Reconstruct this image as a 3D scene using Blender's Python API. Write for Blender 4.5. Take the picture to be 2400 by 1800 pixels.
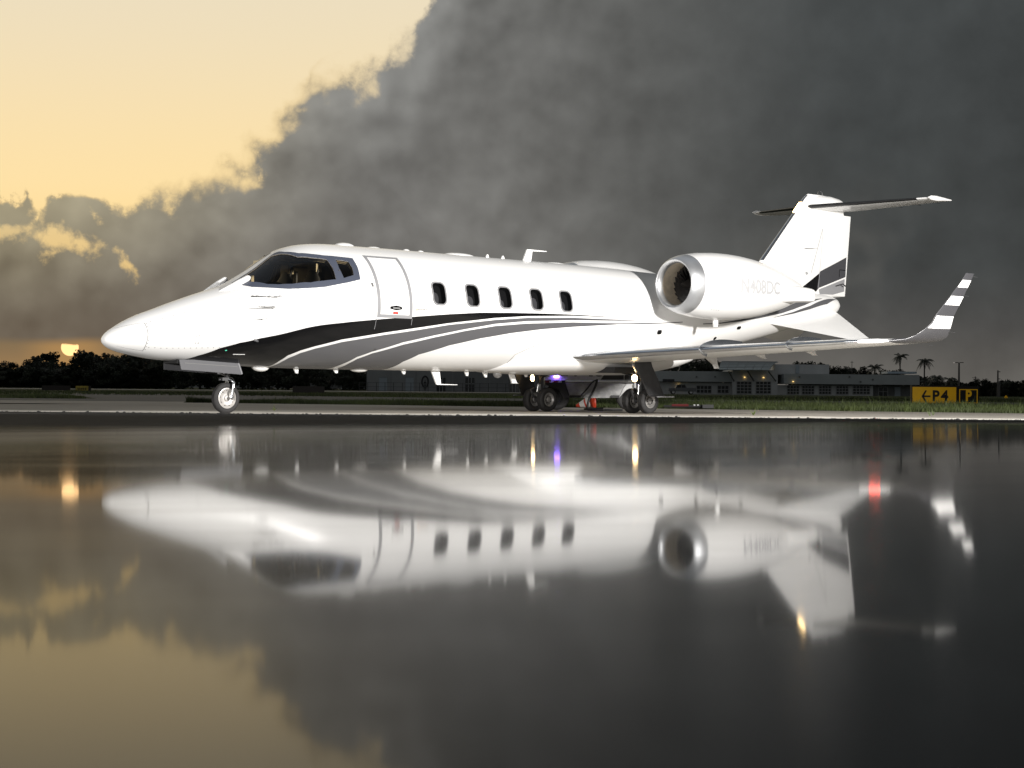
import bpy, bmesh, math, random
from mathutils import Vector, Matrix
from mathutils.geometry import delaunay_2d_cdt
random.seed(7)
for o in list(bpy.data.objects): bpy.data.objects.remove(o)
S = bpy.context.scene
C = S.collection

# ------------------------------------------------------------------ camera
CAM_H, FPX = 0.3806, 4170.7            # lens height (m), focal length in photo pixels (2400 wide)
cam_d = bpy.data.cameras.new('camera'); cam = bpy.data.objects.new('camera', cam_d); C.objects.link(cam)
cam_d.sensor_width = 36; cam_d.lens = FPX/2400*36; cam_d.clip_start = .005; cam_d.clip_end = 9000
cam.matrix_world = Matrix.Translation((0, 0, CAM_H)) @ Matrix.Rotation(math.radians(90.2076), 4, 'X') @ Matrix.Rotation(.0086, 4, 'Z')
S.camera = cam
S.view_settings.view_transform = 'Standard'; S.view_settings.look = 'None'
S.cycles.caustics_reflective = False; S.cycles.caustics_refractive = False; S.cycles.sample_clamp_indirect = 3.
S.view_settings.exposure = 0; S.view_settings.gamma = 1

# ------------------------------------------------------------------ world: sunset sky with one storm cloud
W = bpy.data.worlds.new('World'); S.world = W; W.use_nodes = True
W.cycles.sampling_method = 'MANUAL'; W.cycles.sample_map_resolution = 512
NT = W.node_tree; NT.nodes.clear()
class G:
    """tiny node-graph helper"""
    def __init__(s, nt): s.nt = nt
    def n(s, t, **k):
        x = s.nt.nodes.new(t)
        for a, b in k.items(): setattr(x, a, b)
        return x
    def put(s, sock, v):
        if hasattr(v, 'is_output') or isinstance(v, bpy.types.NodeSocket): s.nt.links.new(v, sock)
        else: sock.default_value = v
    def m(s, op, a, b=0., c=0., clamp=False):
        x = s.n('ShaderNodeMath', operation=op, use_clamp=clamp)
        s.put(x.inputs[0], a); s.put(x.inputs[1], b); s.put(x.inputs[2], c)
        return x.outputs[0]
    def mix(s, f, a, b):
        x = s.n('ShaderNodeMix', data_type='RGBA')
        s.put(x.inputs[0], f); s.put(x.inputs[6], a if not isinstance(a, tuple) else (*a, 1)); s.put(x.inputs[7], b if not isinstance(b, tuple) else (*b, 1))
        return x.outputs[2]
    def step(s, v, lo, hi, a=0., b=1.):
        x = s.n('ShaderNodeMapRange', interpolation_type='SMOOTHSTEP')
        for i, q in enumerate((v, lo, hi, a, b)): s.put(x.inputs[i], q)
        return x.outputs[0]
    def noise(s, vec, scale, detail=6, rough=.55, dist=0.):
        x = s.n('ShaderNodeTexNoise'); s.put(x.inputs['Vector'], vec)
        x.inputs['Scale'].default_value = scale; x.inputs['Detail'].default_value = detail
        x.inputs['Roughness'].default_value = rough; x.inputs['Distortion'].default_value = dist
        return x.outputs[0]
g = G(NT)
tc = g.n('ShaderNodeTexCoord').outputs['Generated']
sx = g.n('ShaderNodeSeparateXYZ'); g.put(sx.inputs[0], tc)
az = g.m('ARCTAN2', sx.outputs[0], sx.outputs[1])
el = g.m('ARCSINE', sx.outputs[2])
el = g.m('ABSOLUTE', el)
def azel(u, v):
    a = math.atan((u-1200)/FPX); return a, math.atan((915+.0086*(u-1200)-v)/FPX*math.cos(a))
# upper rim of the cloud bank: elevation against azimuth
rim = [(-800, 560), (0, 492), (60, 478), (180, 462), (290, 520), (330, 492), (430, 442), (470, 410), (560, 378), (630, 335), (680, 275), (715, 230), (745, 190), (790, 172), (880, 172), (905, 110), (960, 92), (978, 45), (1000, 5), (1050, -90), (1150, -300), (1300, -600)]
cur = g.n('ShaderNodeFloatCurve')
g.put(cur.inputs['Value'], g.m('MULTIPLY_ADD', az, 1., .5))
cp = cur.mapping.curves[0]
while len(cp.points) > 2: cp.points.remove(cp.points[0])
pts = [(a+.5, e) for a, e in (azel(*p) for p in rim)]
cp.points[0].location = (0, pts[0][1]); cp.points[1].location = (1, .9)
for p in pts: cp.points.new(*p)
cp.points.new(.56, .9)
for p in cp.points: p.handle_type = 'VECTOR'
cur.mapping.update()
elb = cur.outputs[0]
n1 = g.noise(tc, 26, 5, .58, .3); n2 = g.noise(tc, 9, 2, .5); n3 = g.noise(tc, 6, 3, .55); n4 = g.noise(tc, 60, 5, .62); n5 = g.noise(tc, 190, 3, .6)
puff = lambda n: g.m('ABSOLUTE', g.m('MULTIPLY_ADD', n, 2., -1.))
edge = g.m('SUBTRACT', elb, el)
edge = g.m('MULTIPLY_ADD', g.m('SUBTRACT', n1, .5), .034, edge)
edge = g.m('MULTIPLY_ADD', puff(g.noise(tc, 30, 1.5, .5)), -.040, g.m('ADD', edge, .008))
edge = g.m('MULTIPLY_ADD', puff(n4), -.014, g.m('ADD', edge, .003))
edge = g.m('MULTIPLY_ADD', g.m('SUBTRACT', n4, .5), .012, edge)
edge = g.m('MULTIPLY_ADD', g.m('SUBTRACT', n5, .5), .006, edge)
wsp = g.step(n2, .38, .64, .0016, .0085)
cloud = g.step(edge, g.m('MULTIPLY', wsp, -.8), g.m('MULTIPLY', wsp, 1.6))
core = g.step(edge, -.001, g.m('MULTIPLY_ADD', wsp, 1.6, .003))
# two torn gaps in the left part of the bank
def gap(u, v, ru, rv, rot):
    a0, e0 = azel(u, v)
    da = g.m('SUBTRACT', az, a0); de = g.m('SUBTRACT', el, e0)
    c_, s_ = math.cos(rot), math.sin(rot)
    p = g.m('DIVIDE', g.m('ADD', g.m('MULTIPLY', da, c_), g.m('MULTIPLY', de, s_)), ru/FPX)
    q = g.m('DIVIDE', g.m('SUBTRACT', g.m('MULTIPLY', de, c_), g.m('MULTIPLY', da, s_)), rv/FPX)
    r = g.m('SQRT', g.m('ADD', g.m('MULTIPLY', p, p), g.m('MULTIPLY', q, q)))
    r = g.m('MULTIPLY_ADD', g.m('SUBTRACT', n4, .5), 3.4, r)
    r = g.m('MULTIPLY_ADD', g.m('SUBTRACT', n1, .5), 2.2, r)
    r = g.m('MULTIPLY_ADD', g.m('SUBTRACT', n5, .5), 1.2, r)
    return g.step(r, .05, 1.15, 1., 0.)
gp = g.m('MAXIMUM', gap(300, 625, 46, 17, -.85), gap(125, 565, 100, 30, -.15))
gp = g.m('MAXIMUM', gp, g.m('MULTIPLY', gap(20, 540, 80, 16, .1), .8))
cloud = g.m('MULTIPLY', cloud, g.m('MULTIPLY_ADD', gp, -.75, 1.))
# the cloud base: a clear strip low on the left, where the sun stands
a1, e1 = azel(163, 806)
base = g.m('MULTIPLY_ADD', g.m('SUBTRACT', n2, .5), .012, el)
low = g.step(base, e1-.0015, e1+.0045)                      # 0 under the base, 1 above
lowaz = g.step(az, -.25, -.10, 1., 0.)
under = g.m('MULTIPLY', g.m('SUBTRACT', 1., low), lowaz)
# clear sky colour (up to the left), paler with height
clear = g.mix(g.step(el, .08, .24), (1.0, .755, .375), (.83, .725, .53))
clear = g.mix(g.step(el, .115, .05), clear, (.96, .65, .24))
clear = g.mix(g.step(el, .24, .9), clear, (.30, .33, .37))
# cloud colour
left = g.step(az, -.30, -.06)
cw = g.mix(g.step(el, .03, .11), (.118, .108, .084), (.215, .190, .125))
cr = g.mix(g.step(az, -.05, .2), (.168, .168, .160), (.058, .064, .065))
cr = g.mix(g.step(el, .022, .075, 1., 0.), cr, (.088, .088, .085))
cr = g.mix(g.m('MULTIPLY', g.step(el, 0., .042, 1., 0.), .75), cr, (.150, .143, .128))
brk = g.m('MULTIPLY', g.step(g.noise(tc, 11, 3, .55), .47, .66), g.m('MULTIPLY', g.step(az, .10, .2), g.step(el, .13, .06)))
cr = g.mix(g.m('MULTIPLY', brk, .8), cr, (.150, .145, .132))
cc = g.mix(left, cw, cr)
# billow relief: the cloud is lighter where it swells towards the open sky
def shift(dx, dz):
    v = g.n('ShaderNodeVectorMath', operation='ADD'); g.put(v.inputs[0], tc); v.inputs[1].default_value = (dx, 0, dz); return v.outputs[0]
def billow(vec, sc, det):
    return g.m('MULTIPLY_ADD', puff(g.noise(vec, sc, det, .5, .25)), -.5, g.noise(vec, sc*2.3, 2, .5))
r1 = g.m('SUBTRACT', billow(tc, 17, 2), billow(shift(-.006, .009), 17, 2))
calm = g.step(az, -.02, .16, 1., .30)
tex = g.m('MULTIPLY_ADD', g.m('SUBTRACT', n3, .5), .95, 1.)
tex = g.m('MULTIPLY_ADD', g.m('MULTIPLY', r1, calm), .70, tex)
tex = g.m('MULTIPLY_ADD', g.m('SUBTRACT', n1, .5), .38, tex)
tex = g.m('MULTIPLY_ADD', g.m('SUBTRACT', n4, .5), .22, tex)
tex = g.m('MAXIMUM', tex, .35)
tex = g.m('MULTIPLY', g.m('MAXIMUM', tex, .35), g.step(edge, .0, .08, 1.45, .96))   # thinner, so lighter, towards the rim
vm = g.n('ShaderNodeVectorMath', operation='SCALE'); g.put(vm.inputs[0], cc); g.put(vm.inputs['Scale'], tex)
cc = g.mix(core, g.mix(g.step(az, -.14, 0.), (.72, .54, .27), (.58, .53, .43)), vm.outputs[0])
sky = g.mix(cloud, clear, cc)
strip = g.mix(g.step(el, .004, .026), (.31, .195, .088), (.20, .150, .085))
sky = g.mix(g.m('MULTIPLY', under, g.step(az, -.14, -.22)), sky, strip)
# sun disc standing in the strip, cut by the cloud base
SUN_AZ, SUN_EL = azel(163, 814)
sd = Vector((math.sin(SUN_AZ)*math.cos(SUN_EL), math.cos(SUN_AZ)*math.cos(SUN_EL), math.sin(SUN_EL)))
dp = g.n('ShaderNodeVectorMath', operation='DISTANCE'); g.put(dp.inputs[0], tc); dp.inputs[1].default_value = sd
disc = g.step(dp.outputs['Value'], .00445, .00485, 1., 0.)
glow = g.m('MULTIPLY', g.step(dp.outputs['Value'], .0045, .03, 1., 0.), g.m('MULTIPLY', under, .42))
sky = g.mix(glow, sky, (.58, .31, .095))
cut = g.step(g.m('MULTIPLY_ADD', g.m('SUBTRACT', n4, .5), .0035, el), e1-.0004, e1+.0006, 1., 0.)
sky = g.mix(g.m('MULTIPLY', disc, cut), sky, (1.7, .98, .42))
# away from the picture the bank thins into an even grey overcast
far = g.step(g.m('ABSOLUTE', az), .75, 1.6)
sky = g.mix(far, sky, (.120, .124, .128))
# physical sky adds its faint twilight on top
ns = g.n('ShaderNodeTexSky', sky_type='NISHITA'); ns.sun_disc = False
ns.sun_elevation = math.radians(1.3); ns.sun_rotation = SUN_AZ
b1 = g.n('ShaderNodeBackground'); g.put(b1.inputs[0], sky); b1.inputs[1].default_value = 1.
b2 = g.n('ShaderNodeBackground'); g.put(b2.inputs[0], ns.outputs[0]); b2.inputs[1].default_value = .001
ad = g.n('ShaderNodeAddShader'); NT.links.new(b1.outputs[0], ad.inputs[0]); NT.links.new(b2.outputs[0], ad.inputs[1])
wo = g.n('ShaderNodeOutputWorld'); NT.links.new(ad.outputs[0], wo.inputs[0])

# ------------------------------------------------------------------ lights
def aim(o, p, q):
    o.location = p; o.rotation_euler = (Vector(q)-Vector(p)).to_track_quat('-Z', 'Y').to_euler()
sl = bpy.data.lights.new('sun', 'SUN'); so = bpy.data.objects.new('sun', sl); C.objects.link(so)
sl.energy = .0001; sl.angle = math.radians(.53); sl.color = (1, .62, .28)
aim(so, sd*100, (0, 0, 0))
# the two studio flash heads that lit the jet, standing left and right of the photographer
def flash(name, p, q, energy, cone, blend, rad, col=(1, .97, .93)):
    l = bpy.data.lights.new(name, 'SPOT'); o = bpy.data.objects.new(name, l); C.objects.link(o)
    l.energy = energy; l.spot_size = math.radians(cone); l.spot_blend = blend; l.shadow_soft_size = rad; l.color = col
    aim(o, p, q)
flash('flash_right', (13.4, 16.0, 5.0), (3.0, 31.5, 1.0), 28000, 74, .5, .8)
flash('flash_left', (-9.0, 10.5, 2.0), (-.8, 29.5, 2.0), 9500, 43, .45, .5)

# ------------------------------------------------------------------ materials
M = {}
def mat(name, col, rough=.5, metal=0., coat=0., var=0., vscale=8., bump=0., bscale=60., ior=1.5, emit=None, es=0., spec=None, col2=None):
    m = bpy.data.materials.new(name); m.use_nodes = True; nt = m.node_tree; k = G(nt)
    p = nt.nodes['Principled BSDF']
    p.inputs['Base Color'].default_value = (*col, 1); p.inputs['Roughness'].default_value = rough
    p.inputs['Metallic'].default_value = metal; p.inputs['Coat Weight'].default_value = coat; p.inputs['Coat Roughness'].default_value = .06
    p.inputs['IOR'].default_value = ior
    if spec is not None: p.inputs['Specular IOR Level'].default_value = spec
    if emit: m.cycles.emission_sampling = 'NONE'; p.inputs['Emission Color'].default_value = (*emit, 1); p.inputs['Emission Strength'].default_value = es
    if var or bump: t = k.n('ShaderNodeTexCoord').outputs['Object']
    if var:
        n = k.noise(t, vscale, 7, .6)
        c2 = col2 or tuple(c*(1-var) for c in col)
        c1 = col if col2 else tuple(min(1, c*(1+var)) for c in col)
        nt.links.new(k.mix(k.step(n, .33, .67), c2, c1), p.inputs['Base Color'])
        nt.links.new(k.m('MULTIPLY_ADD', n, rough*.5, rough*.75), p.inputs['Roughness'])
    if bump:
        b = k.n('ShaderNodeBump'); b.inputs['Strength'].default_value = 1.; b.inputs['Distance'].default_value = bump
        nt.links.new(k.noise(t, bscale, 5, .6), b.inputs['Height']); nt.links.new(b.outputs[0], p.inputs['Normal'])
    M[name] = m; return m
mat('white_paint', (.80, .795, .785), .25)
mat('silver_grey_paint', (.42, .42, .435), .35, coat=.3)
mat('black_paint', (.006, .006, .0065), .12, coat=0., spec=.22)
mat('grey_paint', (.095, .095, .101), .2, spec=.35)
mat('winglet_grey', (.055, .055, .06), .25, spec=.35)
mat('light_grey_paint', (.27, .27, .28), .28, coat=.5)
mat('slate_paint', (.062, .071, .098), .35, spec=.3)
mat('letter_paint', (.44, .44, .45), .3)
mat('polished_metal', (.62, .64, .67), .16, metal=1., var=.06, vscale=4)
mat('lip_metal', (.56, .57, .585), .38, metal=.85, var=.04, vscale=5)
mat('steel', (.55, .55, .55), .3, metal=1.)
mat('duct_metal', (.72, .63, .50), .40, metal=.25, var=.1, vscale=14)
mat('fan_metal', (.020, .019, .019), .45, metal=.3)
mat('rubber', (.022, .021, .021), .75, var=.3, vscale=20, bump=.002, bscale=120)
mat('boot_rubber', (.012, .012, .013), .45)
mat('dark_metal', (.035, .035, .037), .5, var=.2, vscale=10)
mat('door_grey', (.095, .095, .102), .45, spec=.15, var=.05, vscale=6)
mat('nose_rim_paint', (.48, .46, .44), .35, metal=.25, var=.1, vscale=15)
mat('rim_paint', (.27, .26, .25), .45, metal=.25, var=.1, vscale=15)
mat('seam', (.12, .12, .12), .6)
mat('cabin_dark', (.016, .016, .017), .8)
mat('cockpit_dark', (.085, .072, .055), .75, var=.3, vscale=12)
mat('cream_leather', (.52, .44, .29), .6)
mat('black_leather', (.018, .017, .017), .5)
mat('orange_print', (.75, .30, .06), .5); mat('dark_print', (.14, .12, .12), .5); mat('red_print', (.45, .03, .02), .5)
mat('lamp_glass', (.9, .8, .6), .1, emit=(1, .68, .32), es=18.)
mat('fin_lamp', (.9, .8, .6), .1, emit=(1, .66, .28), es=16.)
mat('red_lamp', (.8, .1, .05), .1, emit=(1, .06, .025), es=30.)
mat('lens_white', (.8, .8, .8), .1, emit=(1, .90, .85), es=.30)
mat('blue_lamp', (.1, .1, .8), .1, emit=(.24, .12, 1), es=32.)
mat('green_lamp', (.1, .6, .4), .2, emit=(.1, .6, .4), es=.4)
def glass(name, tint, fres=1.45):
    m = bpy.data.materials.new(name); m.use_nodes = True; nt = m.node_tree; nt.nodes.clear(); k = G(nt)
    tr = k.n('ShaderNodeBsdfTransparent'); tr.inputs[0].default_value = (*tint, 1)
    gl = k.n('ShaderNodeBsdfGlossy'); gl.inputs['Roughness'].default_value = .03
    f = k.n('ShaderNodeFresnel'); f.inputs[0].default_value = fres
    mx = k.n('ShaderNodeMixShader'); nt.links.new(f.outputs[0], mx.inputs[0]); nt.links.new(tr.outputs[0], mx.inputs[1]); nt.links.new(gl.outputs[0], mx.inputs[2])
    o = k.n('ShaderNodeOutputMaterial'); nt.links.new(mx.outputs[0], o.inputs[0]); M[name] = m
glass('cockpit_glass', (.86, .82, .72)); glass('cabin_glass', (.45, .45, .46))
mat('pane_dark', (.010, .011, .012), .12)

# ------------------------------------------------------------------ mesh helpers
def link(o, parent=None, label=None, cat=None, group=None, kind=None):
    C.objects.link(o)
    if parent: o.parent = parent
    if label: o['label'] = label
    if cat: o['category'] = cat
    if group: o['group'] = group
    if kind: o['kind'] = kind
    return o
def empty(name, loc, label, cat, rz=0, group=None):
    o = bpy.data.objects.new(name, None); o.location = loc; o.rotation_euler = (0, 0, rz); o.empty_display_size = .2
    return link(o, None, label, cat, group)
def finish(me, mats, smooth=None):
    for m in (mats if isinstance(mats, (list, tuple)) else [mats]): me.materials.append(M[m] if isinstance(m, str) else m)
    if smooth is not None:
        me.polygons.foreach_set('use_smooth', [True]*len(me.polygons))
        me.set_sharp_from_angle(angle=math.radians(smooth))
    me.update()
def obj(name, vs, fs, mats, parent=None, smooth=None, fix=True, mi=None, **kw):
    us = sorted({i for f in fs for i in f})
    if len(us) < len(vs): ix = {q: i for i, q in enumerate(us)}; vs = [vs[q] for q in us]; fs = [[ix[i] for i in f] for f in fs]
    me = bpy.data.meshes.new(name); me.from_pydata([tuple(v) for v in vs], [], fs)
    if mi: me.polygons.foreach_set('material_index', mi)
    if fix:
        b = bmesh.new(); b.from_mesh(me); bmesh.ops.recalc_face_normals(b, faces=b.faces); b.to_mesh(me); b.free()
    finish(me, mats, smooth)
    return link(bpy.data.objects.new(name, me), parent, **kw)
class MB:
    """collects simple solids for one mesh"""
    def __init__(s): s.v = []; s.f = []
    def add(s, vs, fs):
        n = len(s.v); s.v += [tuple(v) for v in vs]; s.f += [[i+n for i in f] for f in fs]; return s
    def box(s, a, b):
        (x0, y0, z0), (x1, y1, z1) = a, b
        return s.add([(x0,y0,z0),(x1,y0,z0),(x1,y1,z0),(x0,y1,z0),(x0,y0,z1),(x1,y0,z1),(x1,y1,z1),(x0,y1,z1)],
                     [(3,2,1,0),(4,5,6,7),(0,1,5,4),(1,2,6,5),(2,3,7,6),(3,0,4,7)])
    def prism(s, poly, d):
        n = len(poly); d = Vector(d); p = [Vector(q) for q in poly]
        return s.add(p+[q+d for q in p], [list(range(n))[::-1], list(range(n, 2*n))]+[(i, (i+1) % n, n+(i+1) % n, n+i) for i in range(n)])
    def loft(s, rings, cap=True, closed=True):
        n = len(rings[0]); vs = [v for r in rings for v in r]; fs = []
        for i in range(len(rings)-1):
            for j in range(n if closed else n-1):
                fs.append((i*n+j, i*n+(j+1) % n, (i+1)*n+(j+1) % n, (i+1)*n+j))
        if cap and closed: fs += [list(range(n))[::-1], list(range((len(rings)-1)*n, len(rings)*n))]
        return s.add(vs, fs)
    def tube(s, path, rad, n=10, cap=True):
        path = [Vector(p) for p in path]; rings = []
        rad = rad if isinstance(rad, (list, tuple)) else [rad]*len(path)
        up = None
        for i, p in enumerate(path):
            t = (path[min(i+1, len(path)-1)]-path[max(i-1, 0)]).normalized()
            if up is None: up = t.orthogonal().normalized()
            a = (up-t*up.dot(t)).normalized(); b = t.cross(a); up = a
            rings.append([p+(a*math.cos(q)+b*math.sin(q))*rad[i] for q in (2*math.pi*j/n for j in range(n))])
        return s.loft(rings, cap)
    def rev(s, prof, o, axis, n=32, cap=False):
        """profile of (distance along axis, radius) turned about axis through o"""
        o = Vector(o); ax = Vector(axis).normalized(); a = ax.orthogonal().normalized(); b = ax.cross(a)
        return s.loft([[o+ax*d+(a*math.cos(q)+b*math.sin(q))*r for q in (2*math.pi*j/n for j in range(n))] for d, r in prof], cap)
    def build(s, name, mats, parent=None, smooth=None, **kw): return obj(name, s.v, s.f, mats, parent, smooth, **kw)
def inside(p, poly):
    x, y = p; r = False; n = len(poly)
    for i in range(n):
        x1, y1 = poly[i]; x2, y2 = poly[i-1]
        if (y1 > y) != (y2 > y) and x < (x2-x1)*(y-y1)/(y2-y1)+x1: r = not r
    return r
def dense(poly, d, sy=1.):
    out = []
    for i, a in enumerate(poly):
        b = poly[(i+1) % len(poly)]; n = max(1, int(math.hypot(b[0]-a[0], (b[1]-a[1])*sy)/d+.5))
        out += [(a[0]+(b[0]-a[0])*k/n, a[1]+(b[1]-a[1])*k/n) for k in range(n)]
    return out
def tri2d(outer, holes, d, sy=1.):
    """constrained triangulation of a polygon with holes, refined by a point grid"""
    loops = [dense(l, d, sy) for l in [outer]+list(holes)]
    vs, es = [], []
    for l in loops:
        n = len(vs); vs += [Vector(p) for p in l]; es += [(n+i, n+(i+1) % len(l)) for i in range(len(l))]
    x0 = min(p[0] for p in outer); x1 = max(p[0] for p in outer); y0 = min(p[1] for p in outer); y1 = max(p[1] for p in outer)
    nx = int((x1-x0)/d)+1; ny = int((y1-y0)*sy/d)+1
    for i in range(1, nx):
        for j in range(1, ny):
            q = (x0+(x1-x0)*(i+.13*math.sin(j*5.1))/nx, y0+(y1-y0)*(j+.13*math.sin(i*3.7))/ny)
            if inside(q, outer) and not any(inside(q, h) for h in holes): vs.append(Vector(q))
    r = delaunay_2d_cdt(vs, es, [], 0, 1e-6)
    V, F = r[0], []
    for f in r[2]:
        c = [sum(V[i][k] for i in f)/len(f) for k in (0, 1)]
        if inside(c, outer) and not any(inside(c, h) for h in holes): F.append(list(f))
    return [tuple(v) for v in V], F
def patch(name, outer, mp, mats, parent, holes=(), d=.06, sy=1., thick=0., smooth=60, **kw):
    """a polygon in surface coordinates laid on a curved surface; mp(a, b, offset) gives the point"""
    V, F = tri2d(outer, holes, d, sy)
    if not thick: return obj(name, [mp(a, b, .0025) for a, b in V], F, mats, parent, smooth, **kw)
    vs, fs = solid(V, F, mp, thick, -.004)
    return obj(name, vs, fs, mats, parent, smooth, **kw)
def solid(V, F, mp, o1, o2):
    n = len(V); vs = [mp(a, b, o1) for a, b in V]+[mp(a, b, o2) for a, b in V]
    fs = [list(f) for f in F]+[[i+n for i in f][::-1] for f in F]
    cnt = {}
    for f in F:
        for i in range(len(f)):
            e = (f[i], f[(i+1) % len(f)]); cnt[e] = 1
    for (a, b) in cnt:
        if (b, a) not in cnt: fs.append((b, a, a+n, b+n))
    return vs, fs
def rrect(cx, cy, w, h, r, n=5, shear=0.):
    out = []
    for k, (sx_, sy_) in enumerate(((1, 1), (-1, 1), (-1, -1), (1, -1))):
        for i in range(n+1):
            a = math.pi/2*(k+i/n)
            x, y = sx_*(w/2-r)+r*math.cos(a), sy_*(h/2-r)+r*math.sin(a)
            out.append((cx+x+shear*y, cy+y))
    return out
def text_mesh(s, size, align='CENTER', subdiv=0, bold=0.):
    cu = bpy.data.curves.new('t', 'FONT'); cu.body = s; cu.size = size; cu.align_x = align; cu.align_y = 'CENTER'; cu.resolution_u = 4; cu.offset = bold
    o = bpy.data.objects.new('t', cu); C.objects.link(o)
    dg = bpy.context.evaluated_depsgraph_get(); me = o.evaluated_get(dg).to_mesh()
    b = bmesh.new(); b.from_mesh(me); bmesh.ops.triangulate(b, faces=b.faces)
    for _ in range(subdiv): bmesh.ops.subdivide_edges(b, edges=b.edges, cuts=1, use_grid_fill=True)
    vs = [tuple(v.co) for v in b.verts]; fs = [[v.index for v in f.verts] for f in b.faces]
    b.free(); o.evaluated_get(dg).to_mesh_clear(); bpy.data.objects.remove(o); bpy.data.curves.remove(cu)
    return vs, fs

# ------------------------------------------------------------------ setting
def at(u, v, d):
    """point seen at photo pixel (u, v) at depth d metres from the lens"""
    a, b = u-1200, v-915.11
    p = a*math.cos(.0086)+b*math.sin(.0086); q = -a*math.sin(.0086)+b*math.cos(.0086)
    return Vector((p/FPX*d, d, CAM_H-q/FPX*d))
def sheet(name, poly, z, m, kind='structure', d=None):
    return obj(name, [(x, y, z) for x, y in poly], [list(range(len(poly)))], m, kind=kind)
# ground materials
def ground_mat(name, c1, c2, rough, scale, bump, bscale, crack=False, spec=.5):
    m = bpy.data.materials.new(name); m.use_nodes = True; nt = m.node_tree; k = G(nt); p = nt.nodes['Principled BSDF']
    t = k.n('ShaderNodeTexCoord').outputs['Object']
    a = k.noise(t, scale, 8, .62); b = k.noise(t, scale*.07, 4, .5); c = k.noise(t, bscale, 4, .7)
    f = k.step(k.m('ADD', k.m('MULTIPLY', a, .6), k.m('MULTIPLY', b, .6)), .38, .82)
    col = k.mix(f, c1, c2)
    col = k.mix(k.step(c, .52, .75, 0., .45), col, tuple(q*.35 for q in c1))
    nt.links.new(col, p.inputs['Base Color']); p.inputs['Roughness'].default_value = rough
    p.inputs['Specular IOR Level'].default_value = spec
    bp = k.n('ShaderNodeBump'); bp.inputs['Distance'].default_value = bump; nt.links.new(c, bp.inputs['Height']); nt.links.new(bp.outputs[0], p.inputs['Normal'])
    M[name] = m
ground_mat('turf', (.020, .028, .008), (.045, .058, .016), .9, .8, .05, 6., spec=.1)
ground_mat('concrete', (.30, .275, .24), (.44, .41, .365), .8, 1.2, .004, 40., spec=.15)
ground_mat('taxi_asphalt', (.085, .085, .085), (.12, .12, .118), .8, .5, .004, 25., spec=.2)
ground_mat('runway_pale', (.22, .215, .20), (.30, .29, .27), .8, .2, .004, 10., spec=.2)
sheet('ground', [(-4000, -200), (4000, -200), (4000, 8000), (-4000, 8000)], -.012, 'turf')
apron = [(-90, 26), (60, 26), (60, 27.5), (10.6, 36.9), (6.8, 38.6), (3.4, 40.6), (-2, 43), (-8.5, 46), (-9, 49), (-5.5, 58), (-3, 65), (4, 66.5), (60, 70), (60, 88), (-3.8, 84), (-15, 98), (-24, 109), (-33, 127), (-70, 160), (-70, 150), (-33, 117), (-18, 74), (-13.6, 58.5), (-14, 57.6), (-20, 56.8), (-90, 55)]
sheet('apron', apron, -.004, 'concrete')
sheet('taxiway', [(-90, 47.5), (-10, 48.5), (-9, 49), (-5.5, 58), (-3, 65), (4, 66.5), (60, 70), (60, 88), (-3.8, 84), (-15, 98), (-24, 109), (-33, 127), (-70, 160), (-70, 150), (-33, 117), (-18, 74), (-13.6, 58.5), (-14, 57.6), (-20, 56.8), (-90, 55)], 0., 'taxi_asphalt')
mat('lit_edge_tone', (.66, .63, .57), .7, var=.25, vscale=2.2)
sheet('lit_edge_strip', [(-30, 26.6), (40, 26.6)]+[(40-1.0*i, 28.6+.25*math.sin(i*1.3)+.2*math.sin(i*2.9)) for i in range(71)], 0., 'lit_edge_tone')  # flash-lit brightness of the apron edge, put into the colour of a pale strip
sheet('runway', [(-500, 270), (24, 262), (24, 352), (-500, 365)], -.004, 'runway_pale')
# standing water left on the apron
mat('puddle_water', (.012, .011, .010), .03, ior=1.33)
sheet('puddle', [(-19, 38.4), (-15, 37.6), (-12.4, 37.9), (-10.4, 38.5), (-9.2, 39.3), (-10.6, 39.5), (-12.6, 39.3), (-15, 39.5), (-19, 39.6)], .003, 'puddle_water')

# foreground: a low swell of dark tarmac, wet where it lies nearest the lens
DEL, SLY, SLX = .030, .01440, .0160
Y_WET, Y_EDGE = 5.2, 26.9
def swell(x, y):
    xc = max(-1.3, min(1.3, x))
    if y <= Y_WET: return CAM_H-DEL-SLY*max(y, 0)+SLX*xc
    t = (Y_EDGE-y)/(Y_EDGE-Y_WET)
    return (CAM_H-DEL-SLY*Y_WET+SLX*xc)*max(t, 0)-.02*(1-t)*(t < .02)
ys = [-6, -2, 0, .05, .1, .2, .4, .7, 1, 1.5, 2, 3, 4, 5.2]+[5.2+(26.9-5.2)*k/28 for k in range(1, 29)]
xs = [-60, -40, -25, -16]+[-12+.4*k for k in range(61)]+[16, 25, 40, 60]
rs = random.Random(3)
vs, fs = [], []
for y in ys:
    for x in xs:
        yy = y+(.35*math.sin(x*.7+1)+.25*math.sin(x*1.9)+.12*rs.uniform(-1, 1))*(y > 24)*.5
        vs.append((x, yy, swell(x, y)+(rs.uniform(-.0012, .0012) if y > 9 else 0)))
nx = len(xs)
for j in range(len(ys)-1):
    for i in range(nx-1): fs.append((j*nx+i, j*nx+i+1, (j+1)*nx+i+1, (j+1)*nx+i))
m = bpy.data.materials.new('wet_tarmac'); m.use_nodes = True; nt = m.node_tree; k = G(nt); p = nt.nodes['Principled BSDF']
ge = k.n('ShaderNodeTexCoord').outputs['Object']; sp = k.n('ShaderNodeSeparateXYZ'); k.put(sp.inputs[0], ge)
mp_ = k.n('ShaderNodeMapping'); mp_.inputs['Scale'].default_value = (.5, 1.6, 0); k.put(mp_.inputs[0], ge)
nA = k.noise(mp_.outputs[0], 1.3, 5, .55); nB = k.noise(ge, 45, 5, .65); nC = k.noise(ge, 7, 5, .6)
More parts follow.
